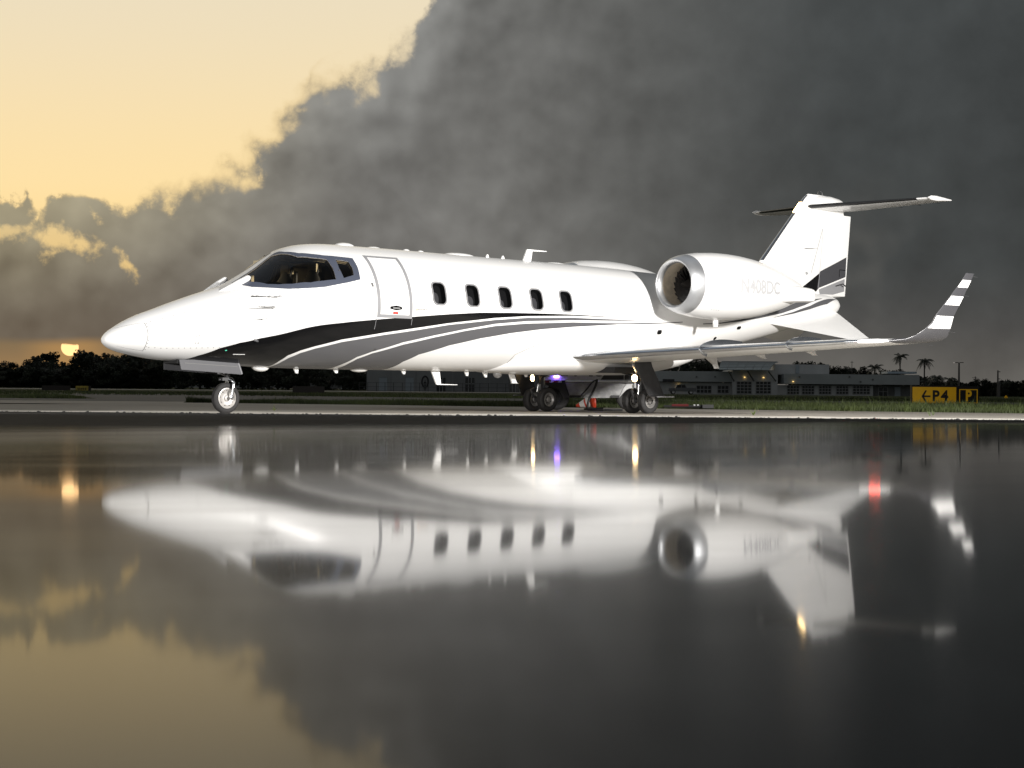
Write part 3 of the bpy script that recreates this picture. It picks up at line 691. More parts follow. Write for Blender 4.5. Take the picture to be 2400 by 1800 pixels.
for mir in (False, True):
    vs, fs_, mi = ringfaces(main, lambda j: j not in nLE); fs_.append(list(range(len(AF))))
    wing = jo('wing', vs, fs_, 'white_paint', None, 45, mir)
    vs, fs_, mi = ringfaces(main, lambda j: j in nLE)
    jo('leading_edge', vs, fs_, 'polished_metal', wing, 45, mir)
    secs = [wsec(*q) for q in WL]; vs, fs_, mi = ringfaces(secs, lambda j: True); fs_.append(list(range((len(secs)-1)*len(AF), len(secs)*len(AF))))
    zm = [(WL[i][3]+WL[i+1][3])/2 for i in range(len(WL)-1)]
    flag = []
    for i, q in enumerate(mi):
        j = i % len(AF); le = j in nLE
        flag.append(2 if (zm[q] < 1.2) else (1 if (bandw(zm[q]) == 'white_paint' and not le) else 0))
    jo('winglet', vs, fs_, ['winglet_grey', 'white_paint', 'white_paint'], wing, 45, mir, mi=flag+[0])
    vs, fs_, mi = ringfaces([wsec(q[0]-.004, q[1], q[2], q[3], q[4]*1.05, q[5]) for q in WL[:3]], lambda j: j in nLE)
    jo('leading_edge', vs, fs_, 'polished_metal', wing, 45, mir)
    # lit position lamp in the tip
    mb = MB(); pts = [(y, LEX(y)) for y in (5.78, 5.84, 5.95, 6.05, 6.12)]
    lamp = [Vector((9.845, 5.86, 1.182)), Vector((9.93, 5.98, 1.19)), Vector((10.07, 6.08, 1.197)), Vector((10.22, 6.16, 1.203))]
    mb.tube([p_+Vector((-.006, .006, 0)) for p_ in lamp], [.026, .034, .034, .016], 12); nav = jm(mb, 'position_lamp', 'lens_white', wing, 60, mir)
    jm(MB().tube([p_+Vector((-.038, .036, 0)) for p_ in lamp[1:3]], .009, 8), 'lamp_bulb', 'red_lamp' if not mir else 'green_lamp', nav, 60, mir)
    # stall fences wrapped over the leading edge
    for yf in (3.36, 4.82):
        s0 = wsec(LEX(yf), TEX(yf), yf, LEZ(yf), .105-.004*yf, 0); s1 = wsec(LEX(yf)-.022, TEX(yf)+.02, yf, LEZ(yf), (.105-.004*yf)*1.9, 0)
        ids = [j for j in range(len(AF)) if AF[j][0] < .5 and AF[j][1] >= 0][::1]+[j for j in range(NA+1, len(AF)) if AF[j][0] < .10]
        a = [s0[j] for j in ids]; b = [s1[j] for j in ids]; n = len(ids); t_ = .012
        vs = [(p_[0], p_[1]-t_, p_[2]) for p_ in a]+[(p_[0], p_[1]-t_, p_[2]) for p_ in b]+[(p_[0], p_[1]+t_, p_[2]) for p_ in a]+[(p_[0], p_[1]+t_, p_[2]) for p_ in b]
        fs_ = []
        for i in range(n-1): fs_ += [(i, i+1, n+i+1, n+i), (2*n+i, 3*n+i, 3*n+i+1, 2*n+i+1), (n+i, n+i+1, 3*n+i+1, 3*n+i)]
        fs_ += [(0, n, 3*n, 2*n), (n-1, 3*n-1, 4*n-1, 2*n-1)]
        jo('wing_fence', vs, fs_, 'polished_metal', wing, 45, mir)
    # flap track and aileron hinge fairings under the trailing edge
    for y, l, dz in ((1.95, .34, .15), (3.0, .28, .03), (4.05, .28, .03)):
        x = TEX(y)-l*.8; z = LEZ(y)-.055
        mb = MB().prism([(x, y-.025, z+.03), (x+l*.55, y-.025, z-dz*.5), (x+l*.72, y-.025, z-dz), (x+l*.95, y-.025, z-dz), (x+l*.8, y-.025, z-dz*.3), (x+l*.75, y-.025, z+.04)], (0, .05, 0))
        jm(mb, 'flap_track', 'white_paint', wing, None, mir)
    # static wicks on the winglet
    for (x, y, z) in ((11.79, 6.66, 2.26), (11.64, 6.605, 1.95), (11.47, 6.47, 1.37), (11.42, 6.1, 1.165)):
        jm(MB().tube([(x-.02, y, z), (x+.12, y, z-.005)], .005, 6), 'static_wick', 'dark_metal', wing, None, mir)

# --- engines
for mir in (False, True):
    NC = (10.46, 1.45, 2.285); ax = (1, 0, 0)
    out = [(.26, .528), (.54, .572), (.95, .597), (1.3, .598), (1.62, .583), (2.0, .545), (2.3, .495), (2.65, .42), (2.95, .34), (3.25, .245), (3.42, .19)]
    nac = jm(MB().rev(out, NC, ax, 64), 'engine_nacelle', 'white_paint', None, 40, mir)
    lip = [(.26, .528), (.17, .508), (.09, .482), (.03, .452), (0, .425), (.01, .40), (.05, .379), (.12, .368)]
    jm(MB().rev(lip, NC, ax, 64), 'intake_lip', 'lip_metal', nac, 60, mir)
    jm(MB().rev([(.12, .368), (.25, .362), (.36, .365), (.46, .372), (.52, .372)], NC, ax, 64), 'intake_duct', 'duct_metal', nac, 60, mir)
    jm(MB().rev([(.525, .372), (.53, .20), (.53, .001)], NC, ax, 48), 'fan_case', 'cabin_dark', nac, 60, mir)
    jm(MB().rev([(.19, .002), (.22, .02), (.31, .06), (.42, .105), (.49, .13)], NC, ax, 32), 'spinner', 'fan_metal', nac, 60, mir)
    fan = MB()
    for q in range(22):
        a0 = 2*math.pi*q/22; rows = []
        for r_, w_, tw in ((.10, .10, .5), (.2, .11, .75), (.3, .12, 1.0), (.365, .12, 1.15)):
            for sg in (-1, 1):
                xo = .43+sg*w_*.5*math.cos(tw); da = sg*w_*.5*math.sin(tw)/r_
                rows.append((NC[0]+xo, NC[1]+r_*math.cos(a0+da), NC[2]+r_*math.sin(a0+da)))
        fan.add(rows, [(0, 1, 3, 2), (2, 3, 5, 4), (4, 5, 7, 6)])
    jm(fan, 'fan_blades', 'fan_metal', nac, None, mir, fix=False, kind='stuff')
    jm(MB().rev([(3.42, .19), (3.38, .17), (3.30, .15), (3.3, .01)], NC, ax, 48), 'exhaust', 'dark_metal', nac, 60, mir)
    # thrust reverser fairing on the outboard flank
    rg = []
    for x, h0, h1, w_ in ((12.9, .14, .155, .03), (13.1, .15, .16, .07), (13.5, .15, .155, .085), (13.9, .135, .135, .085), (14.05, .125, .12, .075), (14.12, .09, .09, .05), (14.135, .04, .04, .02)):
        yb = 1.45+(.36 if x < 13.2 else .36-(x-13.2)*.13); zc_ = 2.215
        rg.append([(x, yb+w_*.9, zc_+h0*.8), (x, yb+w_, zc_+h0*.4), (x, yb+w_, zc_-h1*.4), (x, yb+w_*.9, zc_-h1*.8), (x, yb+w_*.3, zc_-h1), (x, yb-.25, zc_-h1*.9), (x, yb-.25, zc_+h0*.9), (x, yb+w_*.3, zc_+h0)])
    jm(MB().loft(rg), 'reverser_fairing', 'white_paint', nac, 35, mir)
    # pylon
    rg = []
    for y in (.60, .80, .95):
        rg.append([(x, y, 2.27+dz) for x, dz in ((10.86-.1*(.95-y), 0), (10.95, .05), (11.2, .085), (12.4, .09), (13.4, .02), (13.4, -.02), (12.4, -.09), (11.2, -.085), (10.95, -.05))])
    jm(MB().loft(rg), 'pylon', 'white_paint', nac, 40, mir)
    for x, y, z in ((11.65, 1.40, 1.66),):
        jm(MB().rev([(-.06, .05), (.06, .05), (.10, .042), (.105, .01)], (x, y, z), (0, 0, -1), 12), 'drain_stub', 'white_paint', nac, None, mir)
    def nsurf(a, b, o):   # nacelle surface: x, angle from outboard
        import bisect
        d_ = a-NC[0]; i = max(1, min(len(out)-1, bisect.bisect([p_[0] for p_ in out], d_))); (d0, r0), (d1, r1) = out[i-1], out[i]
        r_ = r0+(r1-r0)*(d_-d0)/(d1-d0)+o
        return (a, (NC[1]+r_*math.cos(b)), NC[2]+r_*math.sin(b))
    if not mir:
        vs, fs_ = text_mesh('N408DC', .36, 'LEFT', 2, bold=.010)
        obj('registration', [FL(nsurf(11.58+v[0]*.93, v[1]/.58-.02, .004)) for v in vs], fs_, 'letter_paint', nac, None)
        for q in range(4):
            jp('placard', rrect(11.06+.06*q, -.88, .028, .018, .006, 2), 'light_grey_paint', nac, mp=nsurf, d=.02)
    # intake scoops below the nacelle
for x, th in ((10.72, 1.86), (13.22, 1.98), (12.55, 2.2)):
    jp('drain_port', rrect(x, th, .12 if x < 12.5 or x > 13 else .07, .09, .03, 4), 'black_paint', d=.04, thick=.012)

# --- fin, rudder and tailplane
FLE = pch([(2.30, 13.90), (2.951, 14.55), (4.07, 15.685), (4.36, 15.975), (4.44, 16.10)]); FTE = lambda z: 17.36+.107*(z-2.39)
def fsec(z, te=None):
    xl = FLE(z); xt = te or FTE(z); c_ = xt-xl
    return [(xl+f*c_, (t if i <= NA else t*1.25)*(.085 if z < 4.2 else .085)*c_, z) for i, (f, t) in enumerate(AF)]
def fy(x, z, o):
    xl, xt = FLE(z), FTE(z); f = min(max((x-xl)/(xt-xl), 0), 1)
    return (x, 5*(.2969*math.sqrt(f)-.126*f-.3516*f*f+.2843*f**3-.1036*f**4)*.085*(xt-xl)+o, z)
zs = [2.30, 2.395, 2.7, 2.951, 3.3, 3.7, 4.07]
secs = [fsec(z) for z in zs]
secs[0] = fsec(2.30, 16.3)
nF = [j for j in range(len(AF)) if max(AF[j][0], AF[(j+1) % len(AF)][0]) < .045]
secs2 = [fsec(4.072, 17.30), fsec(4.25, 17.28), fsec(4.36, 17.2), fsec(4.43, 16.75)]
vs, fs_, mi = ringfaces(secs+secs2, lambda j: True); n = len(AF); fs_.append(list(range((len(secs+secs2)-1)*n, len(secs+secs2)*n)))
fin = jo('vertical_fin', vs, fs_, 'white_paint', None, 40)
vs, fs_, mi = ringfaces([[(p_[0]-.004, p_[1]*1.06, p_[2]) for p_ in s_] for s_ in [fsec(z) for z in (3.0, 3.3, 3.7, 4.02)]], lambda j: j in nF)
jo('leading_edge', vs, fs_, 'polished_metal', fin, 45)
vs, fs_, mi = ringfaces([[(p_[0]-.004, p_[1]*1.06, p_[2]) for p_ in s_] for s_ in [fsec(z) for z in (4.245, 4.33, 4.40)]], lambda j: j in nF)
jo('leading_edge', vs, fs_, 'polished_metal', fin, 45)
vs, fs_, mi = ringfaces([[(p_[0]-.022, p_[1]*1.35, p_[2]) for p_ in s_] for s_ in [fsec(z) for z in (4.03, 4.10, 4.18, 4.24)]], lambda j: j in nF)
jo('fin_lamp', vs, fs_, 'fin_lamp', fin, 45)
rud = jp('rudder_hinge', [(16.485, 3.74), (16.495, 3.74), (16.10, 2.82), (16.09, 2.82)], 'seam', fin, mp=fy, d=.08)
jp('fin_stripe', [(15.803, 2.523), (16.38, 2.825), (16.42, 2.87), (17.395, 3.213), (17.37, 2.801), (16.37, 2.526), (16.273, 2.45), (15.75, 2.45)], 'winglet_grey', fin, mp=fy, d=.09)
jp('fin_stripe', [(15.803, 2.523), (16.38, 2.825), (16.30, 2.52), (16.273, 2.45), (15.75, 2.45)], 'black_paint', fin, mp=lambda a, b, o: fy(a, b, .005), d=.09)
jp('fin_stripe', [(16.371, 2.496), (17.34, 2.759), (17.33, 2.497), (16.884, 2.41), (16.401, 2.40)], 'light_grey_paint', fin, mp=fy, d=.09)
jp('rudder_gap', [(16.506, 3.74), (16.516, 3.74), (16.36, 2.53), (16.35, 2.53)], 'silver_grey_paint', fin, mp=fy, d=.09)
jp('trim_tab_line', [(17.14, 2.93), (17.36, 2.93), (17.36, 2.945), (17.125, 2.945), (17.115, 2.78), (17.13, 2.78)], 'black_paint', fin, mp=lambda a, b, o: fy(a, b, .006), d=.09)
mb = MB().rev([(0, .03), (.02, .028), (.04, .015)], fy(15.92, 2.80, 0), (0, 1, 0), 12); jm(mb, 'fin_port', 'lip_metal', fin)
jm(MB().tube([(16.96, .10, 2.60), (17.12, .13, 2.64), (17.25, .10, 2.60)], .012, 8), 'tab_link', 'dark_metal', fin)
jm(MB().tube([(15.83, .16, 3.30), (16.15, .21, 3.32)], [.006, .004], 8), 'fuel_vent', 'light_grey_paint', fin)
# bullet fairing and tailplane
rg = []
for x, r_, z in ((16.0, .02, 4.26), (16.1, .06, 4.27), (16.4, .10, 4.28), (16.8, .11, 4.285), (17.1, .10, 4.265), (17.35, .06, 4.24), (17.45, .01, 4.22)):
    rg.append([(x, r_*math.cos(a), z+r_*1.35*math.sin(a)) for a in (2*math.pi*q/20 for q in range(20))])
jm(MB().loft(rg), 'bullet_fairing', 'white_paint', fin, 60)
mb = MB().tube([(16.42+.0, 0, 4.44), (16.44, 0, 4.50), (16.50, 0, 4.525), (16.56, 0, 4.50), (16.58, 0, 4.44)], .008, 6); jm(mb, 'tail_aerial', 'steel', fin)
def ssec(y):
    t = abs(y)/2.235; xl = 16.0+1.11*t; xt = 17.50+.38*t; c_ = xt-xl
    return [(xl+f*c_, y, 4.165+.105*t+tt*.085*c_) for f, tt in AF]
nS = [j for j in range(len(AF)) if max(AF[j][0], AF[(j+1) % len(AF)][0]) < .09]
ysl = (-2.235, -2.1, -1.4, -.7, -.1, .1, .7, 1.4, 2.1, 2.235)
secs = [ssec(y) for y in ysl]; vs, fs_, mi = ringfaces(secs, lambda j: True); n = len(AF)
fs_ += [list(range(n))[::-1], list(range((len(secs)-1)*n, len(secs)*n))]
stab = jo('tailplane', vs, fs_, 'white_paint', None, 45)
for yy in ((-2.0, -1.4, -.7, -.06), (.06, .7, 1.4, 2.0)):
    vs, fs_, mi = ringfaces([[(p_[0]-.006, p_[1], 4.165+.105*abs(p_[1])/2.235+(p_[2]-4.165-.105*abs(p_[1])/2.235)*1.06) for p_ in ssec(y)] for y in yy], lambda j: j in nS)
    jo('deicing_boot', vs, fs_, 'boot_rubber', stab, 45)
for sg in (-1, 1):
    rg = []
    for f, r_ in ((-.06, .012), (.05, .045), (.3, .05), (.6, .035), (.95, .012)):
        x = 17.11+f*.77; rg.append([(x, sg*(2.235+.02*math.cos(a)), 4.275+r_*math.sin(a)) for a in (2*math.pi*q/12 for q in range(12))])
    jm(MB().loft(rg), 'tip_cap', 'white_paint', stab, 50)
    for y in (1.1, 1.5, 1.9): jm(MB().tube([(17.5+.38*y/2.235-.02, sg*y, 4.165+.105*y/2.235), (17.62+.38*y/2.235, sg*y, 4.155+.105*y/2.235)], .005, 6), 'static_wick', 'dark_metal', stab, None)
# --- ventral fins under the tailcone
for mir in (False, True):
    A_, B_, D_, E_ = Vector((14.20, .47, 1.735)), Vector((16.92, .12, 2.05)), Vector((16.90, .95, 1.50)), Vector((16.25, .95, 1.46))
    nrm = (B_-A_).cross(D_-A_).normalized()*.022
    vs = [A_, E_, D_, B_+Vector((0, -.05, .03)), A_+Vector((.2, -.1, .05))]; c_ = sum((Vector(v) for v in vs), Vector())/5
    v2 = [v for v in vs]+[c_+nrm, c_-nrm]
    fs_ = [(i, (i+1) % 5, 5) for i in range(5)]+[((i+1) % 5, i, 6) for i in range(5)]
    vf = jo('ventral_fin', v2, fs_, 'white_paint', None, 60, mir)
    for t in (.35, .7):
        p_ = B_.lerp(D_, t); jm(MB().tube([p_, p_+Vector((.17, .02, .01))], .005, 6), 'static_wick', 'dark_metal', vf, None, mir)

# --- undercarriage
def wheel(mb_t, mb_r, o, r, w, ax, rim=.55, grooves=3):
    prof = []
    h = w/2
    prof = [(-h*.62, r*rim), (-h*.9, r*(rim+.08)), (-h, r*.78), (-h*.93, r*.90), (-h*.7, r*.975)]
    for q in range(grooves):
        c_ = -h*.45+h*.9*q/max(1, grooves-1)
        prof += [(c_-.006, r), (c_-.004, r-.007), (c_+.004, r-.007), (c_+.006, r)]
    prof += [(h*.7, r*.975), (h*.93, r*.90), (h, r*.78), (h*.9, r*(rim+.08)), (h*.62, r*rim)]
    mb_t.rev(prof, o, ax, 48)
    mb_r.rev([(-h*.80, r*(rim+.04)), (-h*.86, r*(rim-.02)), (-h*.70, r*(rim-.07)), (-h*.35, r*.40), (-h*.42, r*.20), (-h*.75, r*.17), (-h*.78, .001)], o, ax, 36)
    mb_r.rev([(h*.80, r*(rim+.04)), (h*.86, r*(rim-.02)), (h*.70, r*(rim-.07)), (h*.35, r*.40), (h*.42, r*.20), (h*.75, r*.17), (h*.78, .001)], o, ax, 36)
def bolts(o, r, w, ax_y, n, rb):
    b = MB()
    for sg in (-1, 1):
        for q in range(n):
            a = 2*math.pi*q/n+.2; b.rev([(0, rb), (.006, rb), (.007, .001)], (o[0]+r*math.cos(a), o[1]+sg*w, o[2]+r*math.sin(a)), (0, sg, 0), 8)
    return b
# nose leg
leg = jm(MB().tube([(2.15, 0, .85), (2.145, 0, .56), (2.14, 0, .515)], [.035, .035, .045], 16).tube([(2.14, -.02, .53), (2.04, 0, .52), (1.99, 0, .50)], [.03, .02, .015]).box((2.02, -.05, .49), (2.12, .05, .535)), 'nose_gear', 'dark_metal')
fk = MB()
for sg in (1, -1):
    fk.tube([(2.14, 0, .52), (2.18, sg*.06, .505), (2.19, sg*.095, .46), (2.175, sg*.097, .36), (2.155, sg*.095, .24)], [.032, .03, .026, .022, .02], 12)
    fk.rev([(0, .034), (.012, .034), (.016, .02), (.017, .001)], (2.155, sg*.09, .235), (0, sg, 0), 16)
jm(fk, 'fork', 'polished_metal', leg, 60)
t_, r_ = MB(), MB(); wheel(t_, r_, (2.11, 0, .2285), .2285, .115, (0, 1, 0), .64, 2)
jm(t_, 'tyre', 'rubber', leg, 50); jm(r_, 'rim', 'nose_rim_paint', leg, 50); jm(bolts((2.11, 0, .2285), .115, .038, 0, 9, .007), 'wheel_bolts', 'dark_metal', leg, kind='stuff')
for sg in (1, -1):
    d_ = jo('nose_gear_door', *(lambda b: (b.v, b.f))(MB().prism([(1.165, sg*.20, .79), (1.183, sg*.225, .644), (2.225, sg*.235, .583), (2.245, sg*.235, .60), (2.19, sg*.205, .80)], (0, sg*.016, 0))), 'door_grey')
    jm(MB().prism([(1.25, sg*.215, .745), (2.16, sg*.228, .705), (2.16, sg*.228, .695), (1.25, sg*.215, .735)], (0, sg*.012, 0)), 'hinge_line', 'seam', d_)
    jm(MB().tube([(2.17, sg*.215, .80), (2.232, sg*.245, .59)], .011, 8), 'edge_seal', 'light_grey_paint', d_)
jm(MB().box((1.15, -.19, .735), (2.3, .19, .80)), 'nose_gear_bay', 'cabin_dark', None, None)
jm(MB().tube([(1.9, .1, .76), (2.13, .03, .60)], .018).tube([(1.75, -.1, .74), (2.12, -.03, .57)], .014), 'drag_strut', 'steel', leg)
# main legs
for mir in (False, True):
    o = (9.83, 1.265, .218)
    leg = jm(MB().tube([(9.86, 1.265, .98), (9.85, 1.265, .50), (9.84, 1.265, .36)], [.05, .045, .04], 16).tube([(9.84, 1.265, .36), (9.83, 1.265, .218)], .032).tube([(9.83, 1.05, .218), (9.83, 1.48, .218)], .03, 12)
             .tube([(9.70, 1.265, .43), (9.60, 1.265, .40), (9.66, 1.265, .27), (9.8, 1.265, .22)], .02).tube([(9.85, 1.265, .62), (9.70, .55, .80)], .022).tube([(9.80, 1.30, .66), (9.55, 1.42, .86)], .018).tube([(9.74, 1.20, .62), (9.71, 1.22, .42), (9.76, 1.25, .25)], .009), 'main_gear', 'dark_metal', None, 50, mir)
    jm(MB().tube([(9.80, 1.265, .50), (9.79, 1.265, .33)], [.036, .036]).tube([(9.72, 1.20, .50), (9.70, 1.21, .36)], .018), 'oleo', 'steel', leg, 50, mir)
    for yy in (1.265-.185, 1.265+.185):
        t_, r_ = MB(), MB(); wheel(t_, r_, (o[0], yy, o[2]), .2185, .150, (0, 1, 0), .54, 4)
        ty_ = jm(t_, 'tyre', 'rubber', leg, 50, mir); jm(r_, 'rim', 'rim_paint', leg, 50, mir)
        jm(bolts((o[0], yy, o[2]), .062, .036, 0, 8, .011), 'wheel_bolts', 'dark_metal', leg, 40, mir, kind='stuff')
    # landing lamp on the leg, lit
    jm(MB().rev([(-.06, .02), (-.04, .05), (0, .068), (.008, .066)], (9.66, 1.29, .612), (-1, .15, -.05), 20), 'landing_lamp', 'dark_metal', leg, 50, mir)
    jm(MB().rev([(.004, .062), (.014, .045), (.018, .001)], (9.66, 1.29, .612), (-1, .15, -.05), 20), 'lamp_lens', 'lamp_glass', leg, 50, mir)
    # outboard gear door with its turned-out foot
    rows = []
    for z, xa, xb, y in ((.95, 9.40, 9.80, 1.50), (.80, 9.42, 9.83, 1.53), (.6, 9.52, 9.93, 1.565), (.45, 9.60, 10.0, 1.58), (.335, 9.66, 10.05, 1.59), (.305, 9.67, 10.07, 1.60), (.292, 9.66, 10.10, 1.70), (.289, 9.67, 10.10, 1.80)):
        rows.append([(xa, y, z), (xa+(xb-xa)*.5, y+.012, z), (xb, y, z), (xb, y+.022, z+.008), (xa+(xb-xa)*.5, y+.036, z+.008), (xa, y+.022, z+.008)])
    gd = jm(MB().loft(rows), 'main_gear_door', 'dark_metal', None, 30, mir)
    jm(MB().tube([(9.67, 1.81, .293), (10.10, 1.81, .293)], .010, 8), 'door_edge', 'light_grey_paint', gd, None, mir)
    jm(MB().box((9.15, .35, .70), (9.75, 1.30, .80)), 'wheel_well', 'cabin_dark', None, None, mir)
    jm(MB().tube([(9.42, 1.47, .84), (9.70, 1.30, .70)], .02, 8), 'door_link', 'lip_metal', gd, None, mir)

# ------------------------------------------------------------------ background
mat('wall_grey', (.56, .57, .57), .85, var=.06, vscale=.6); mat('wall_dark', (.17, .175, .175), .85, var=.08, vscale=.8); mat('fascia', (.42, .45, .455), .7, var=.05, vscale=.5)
mat('hangar_wall', (.30, .31, .315), .85, var=.06, vscale=.4); mat('hangar_panel', (.24, .245, .25), .85, var=.06, vscale=.5)
mat('roof_sheet', (.30, .35, .36), .5, var=.05, vscale=1.); mat('roof_blue', (.42, .50, .56), .5); mat('shutter', (.36, .41, .45), .6)
mat('window_dark', (.016, .018, .02), .15); mat('mullion', (.36, .37, .37), .6)
mat('bulb_paint', (.03, .03, .032), .7)
mat('wall_lamp', (.9, .7, .4), .3, emit=(1, .66, .22), es=1.5)
mat('leaf_dark', (.014, .018, .008), .8, var=.35, vscale=.8); mat('leaf_mid', (.020, .026, .011), .8, var=.35, vscale=.8); mat('bark', (.035, .030, .024), .9); mat('palm_leaf', (.022, .028, .012), .6)
mat('sign_yellow', (.62, .36, .006), .55, var=.12, vscale=3., emit=(1, .52, .006), es=.10); mat('sign_black', (.012, .012, .012), .5); mat('sign_case', (.02, .014, .012), .6); mat('sign_dirty', (.42, .33, .05), .6, var=.3, vscale=5)  # faint emission added to the yellow faces in place of flash light on them
mat('cart_grey', (.30, .30, .30), .4, metal=.4, var=.25, vscale=5.); mat('cart_dark', (.02, .02, .021), .6); mat('cart_white', (.5, .5, .5), .45, var=.15, vscale=4)
mat('cone_orange', (.45, .04, .012), .5); mat('cone_white', (.6, .58, .56), .45); mat('hose', (.014, .014, .014), .6); mat('red_plastic', (.12, .012, .012), .5)
mat('pole_grey', (.12, .115, .11), .8); mat('fence_metal', (.05, .05, .05), .6); mat('car_paint', (.12, .125, .13), .3, coat=.5)

def at2(u, v, d): p = at(u, v, d); return p.x, p.z
def wbox(u0, v0, u1, v1, d, depth, dz=0):
    """box whose front face spans the given sight lines at distance d"""
    x0, z1 = at2(u0, v0, d); x1, z0 = at2(u1, v1, d)
    return (x0, d+dz, min(z0, z1)), (x1, d+dz+depth, max(z0, z1))
def part(name, m_, parent, *boxes):
    mb = MB(); o = parent.location
    for a, b in boxes: mb.box([a[i]-o[i] for i in range(3)], [b[i]-o[i] for i in range(3)])
    return mb.build(name, m_, parent)
def window(parent, u0, v0, u1, v1, d, nx, ny, proud=.06):
    o = parent.location
    w = part('window', 'window_dark', parent, wbox(u0, v0, u1, v1, d, .08, -.03))
    a, b = wbox(u0, v0, u1, v1, d, .05, -.07); t = .055
    for i in range(nx+1):
        x = a[0]+(b[0]-a[0])*i/nx; mb = MB().box((x-t-o[0], a[1]-o[1], a[2]-o[2]), (x+t-o[0], b[1]-o[1], b[2]-o[2])); mb.build('mullion', 'mullion', w).matrix_parent_inverse.identity()
    for i in range(ny+1):
        z = a[2]+(b[2]-a[2])*i/ny; mb = MB().box((a[0]-o[0], a[1]-.012-o[1], z-t-o[2]), (b[0]-o[0], b[1]-.012-o[1], z+t-o[2])); mb.build('mullion', 'mullion', w)
    return w
D = 300.
Z = lambda a, b, c, d_, k=.3843: (1550+a*k, 780+b*k, 1550+c*k, 780+d_*k)
# --- terminal building: low blocks either side of a taller hall under a bowed canopy
tb = empty('terminal_building', (at2(1850, 900, D)[0], D, 0), 'low grey terminal building with bowed canopy roof beyond the grass', 'building')
G_ = 400
part('wall', 'wall_grey', tb, wbox(*Z(-60, 300, 440, G_), D, 12, 1.2)); part('fascia', 'fascia', tb, wbox(*Z(-60, 232, 440, 300), D, 12, 0))
hall = part('hall', 'wall_grey', tb, wbox(*Z(432, 226, 706, G_), D, 14, -.6))
part('upper_storey', 'wall_grey', tb, wbox(*Z(706, 190, 1043, 256), D, 10, 3))
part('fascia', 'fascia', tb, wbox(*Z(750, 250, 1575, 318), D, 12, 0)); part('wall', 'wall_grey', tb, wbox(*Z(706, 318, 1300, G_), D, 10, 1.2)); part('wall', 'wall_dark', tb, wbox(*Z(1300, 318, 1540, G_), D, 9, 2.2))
part('roof_light', 'roof_blue', tb, wbox(*Z(1395, 235, 1575, 249), D, 5, 2))
part('hatch', 'shutter', tb, wbox(*Z(838, 196, 858, 246), D, .3, 2.8))
for a, b, c, d_, nx, ny, off in ((215, 322, 305, 368, 4, 2, 1.2), (343, 322, 410, 368, 3, 2, 1.2), (460, 297, 550, 372, 4, 4, -.6), (577, 297, 668, 372, 4, 4, -.6), (768, 323, 840, 375, 4, 3, 1.2), (858, 323, 932, 375, 4, 3, 1.2), (962, 323, 1035, 375, 4, 3, 1.2), (1067, 323, 1140, 375, 4, 3, 1.2), (1168, 323, 1272, 375, 5, 3, 1.2), (1325, 330, 1380, 388, 2, 2, 2.2)):
    u = Z(a, b, c, d_); window(tb, *u, D+off, nx, ny)
part('door', 'shutter', tb, wbox(*Z(1440, 330, 1475, 398), D, .1, 2.1))
part('window', 'window_dark', tb, wbox(*Z(8, 282, 80, 299), D, .1, -.05))
# bowed canopy of ribbed sheets
o = tb.location; top = []; n = 8
x0, zlo = at2(*Z(335, 224, 0, 0)[:2], D); x1 = at2(*Z(640, 224, 0, 0)[:2], D)[0]; xt = at2(*Z(395, 180, 0, 0)[:2], D)[0]; xt1 = at2(*Z(745, 170, 0, 0)[:2], D)[0]; zhi = at2(*Z(500, 172, 0, 0)[:2], D)[1]
prof = [(i/n, math.sin(i/n*math.pi/2)) for i in range(n+1)]
for j in range(6):
    a0, a1 = j/6, (j+1)/6; vs = []
    for t, h_ in prof:
        for a in (a0+.004, a1-.004):
            xx = (x0+(x1-x0)*a)*(1-t)+(xt+(xt1-xt)*a)*t
            vs.append((xx-o.x, -3.5+t*9-0, zlo+(zhi-zlo)*h_-o.z))
    m_ = len(vs); vs += [(v[0], v[1], v[2]-.12) for v in vs]
    fs = [(2*i, 2*i+1, 2*i+3, 2*i+2) for i in range(n)]+[(m_+2*i, m_+2*i+2, m_+2*i+3, m_+2*i+1) for i in range(n)]+[(0, m_, m_+1, 1)]
    fs += [(2*i, 2*i+2, m_+2*i+2, m_+2*i) for i in range(n)]+[(2*i+1, m_+2*i+1, m_+2*i+3, 2*i+3) for i in range(n)]
    obj('roof_sheet', vs, fs, 'roof_sheet', tb, 30)
for i in range(1, n):
    t, h_ = prof[i]; zz = zlo+(zhi-zlo)*h_; xa = x0*(1-t)+xt*t; xb = x1*(1-t)+xt1*t
    MB().box((xa-o.x, -3.5+t*9-.07, zz-.02-o.z), (xb-o.x, -3.5+t*9+.07, zz+.08-o.z)).build('roof_rib', 'mullion', tb)
for a, b in ((400, 440), (515, 562), (640, 695)):
    p0 = at(*Z(a, 236, 0, 0)[:2], D)-o; p1 = at(*Z(b, 294, 0, 0)[:2], D)-o
    MB().tube([(p0.x, -2.6, p0.z), (p1.x, -.65, p1.z)], .12, 8).build('canopy_strut', 'wall_dark', tb)
for a, b, off in ((505, 271, -.8), (620, 273, -.8), (803, 297, -.25), (108, 318, 1.0)):
    part('wall_lamp', 'wall_lamp', tb, wbox(*Z(a-4, b-2, a+4, b+3), D, .25, off-.1))
for a, b in ((215, 268), (328, 268), (843, 268), (1148, 268), (1215, 298), (1290, 285)):
    part('vent', 'wall_dark', tb, wbox(*Z(a-5, b-5, a+5, b+5), D, .2, -.12))
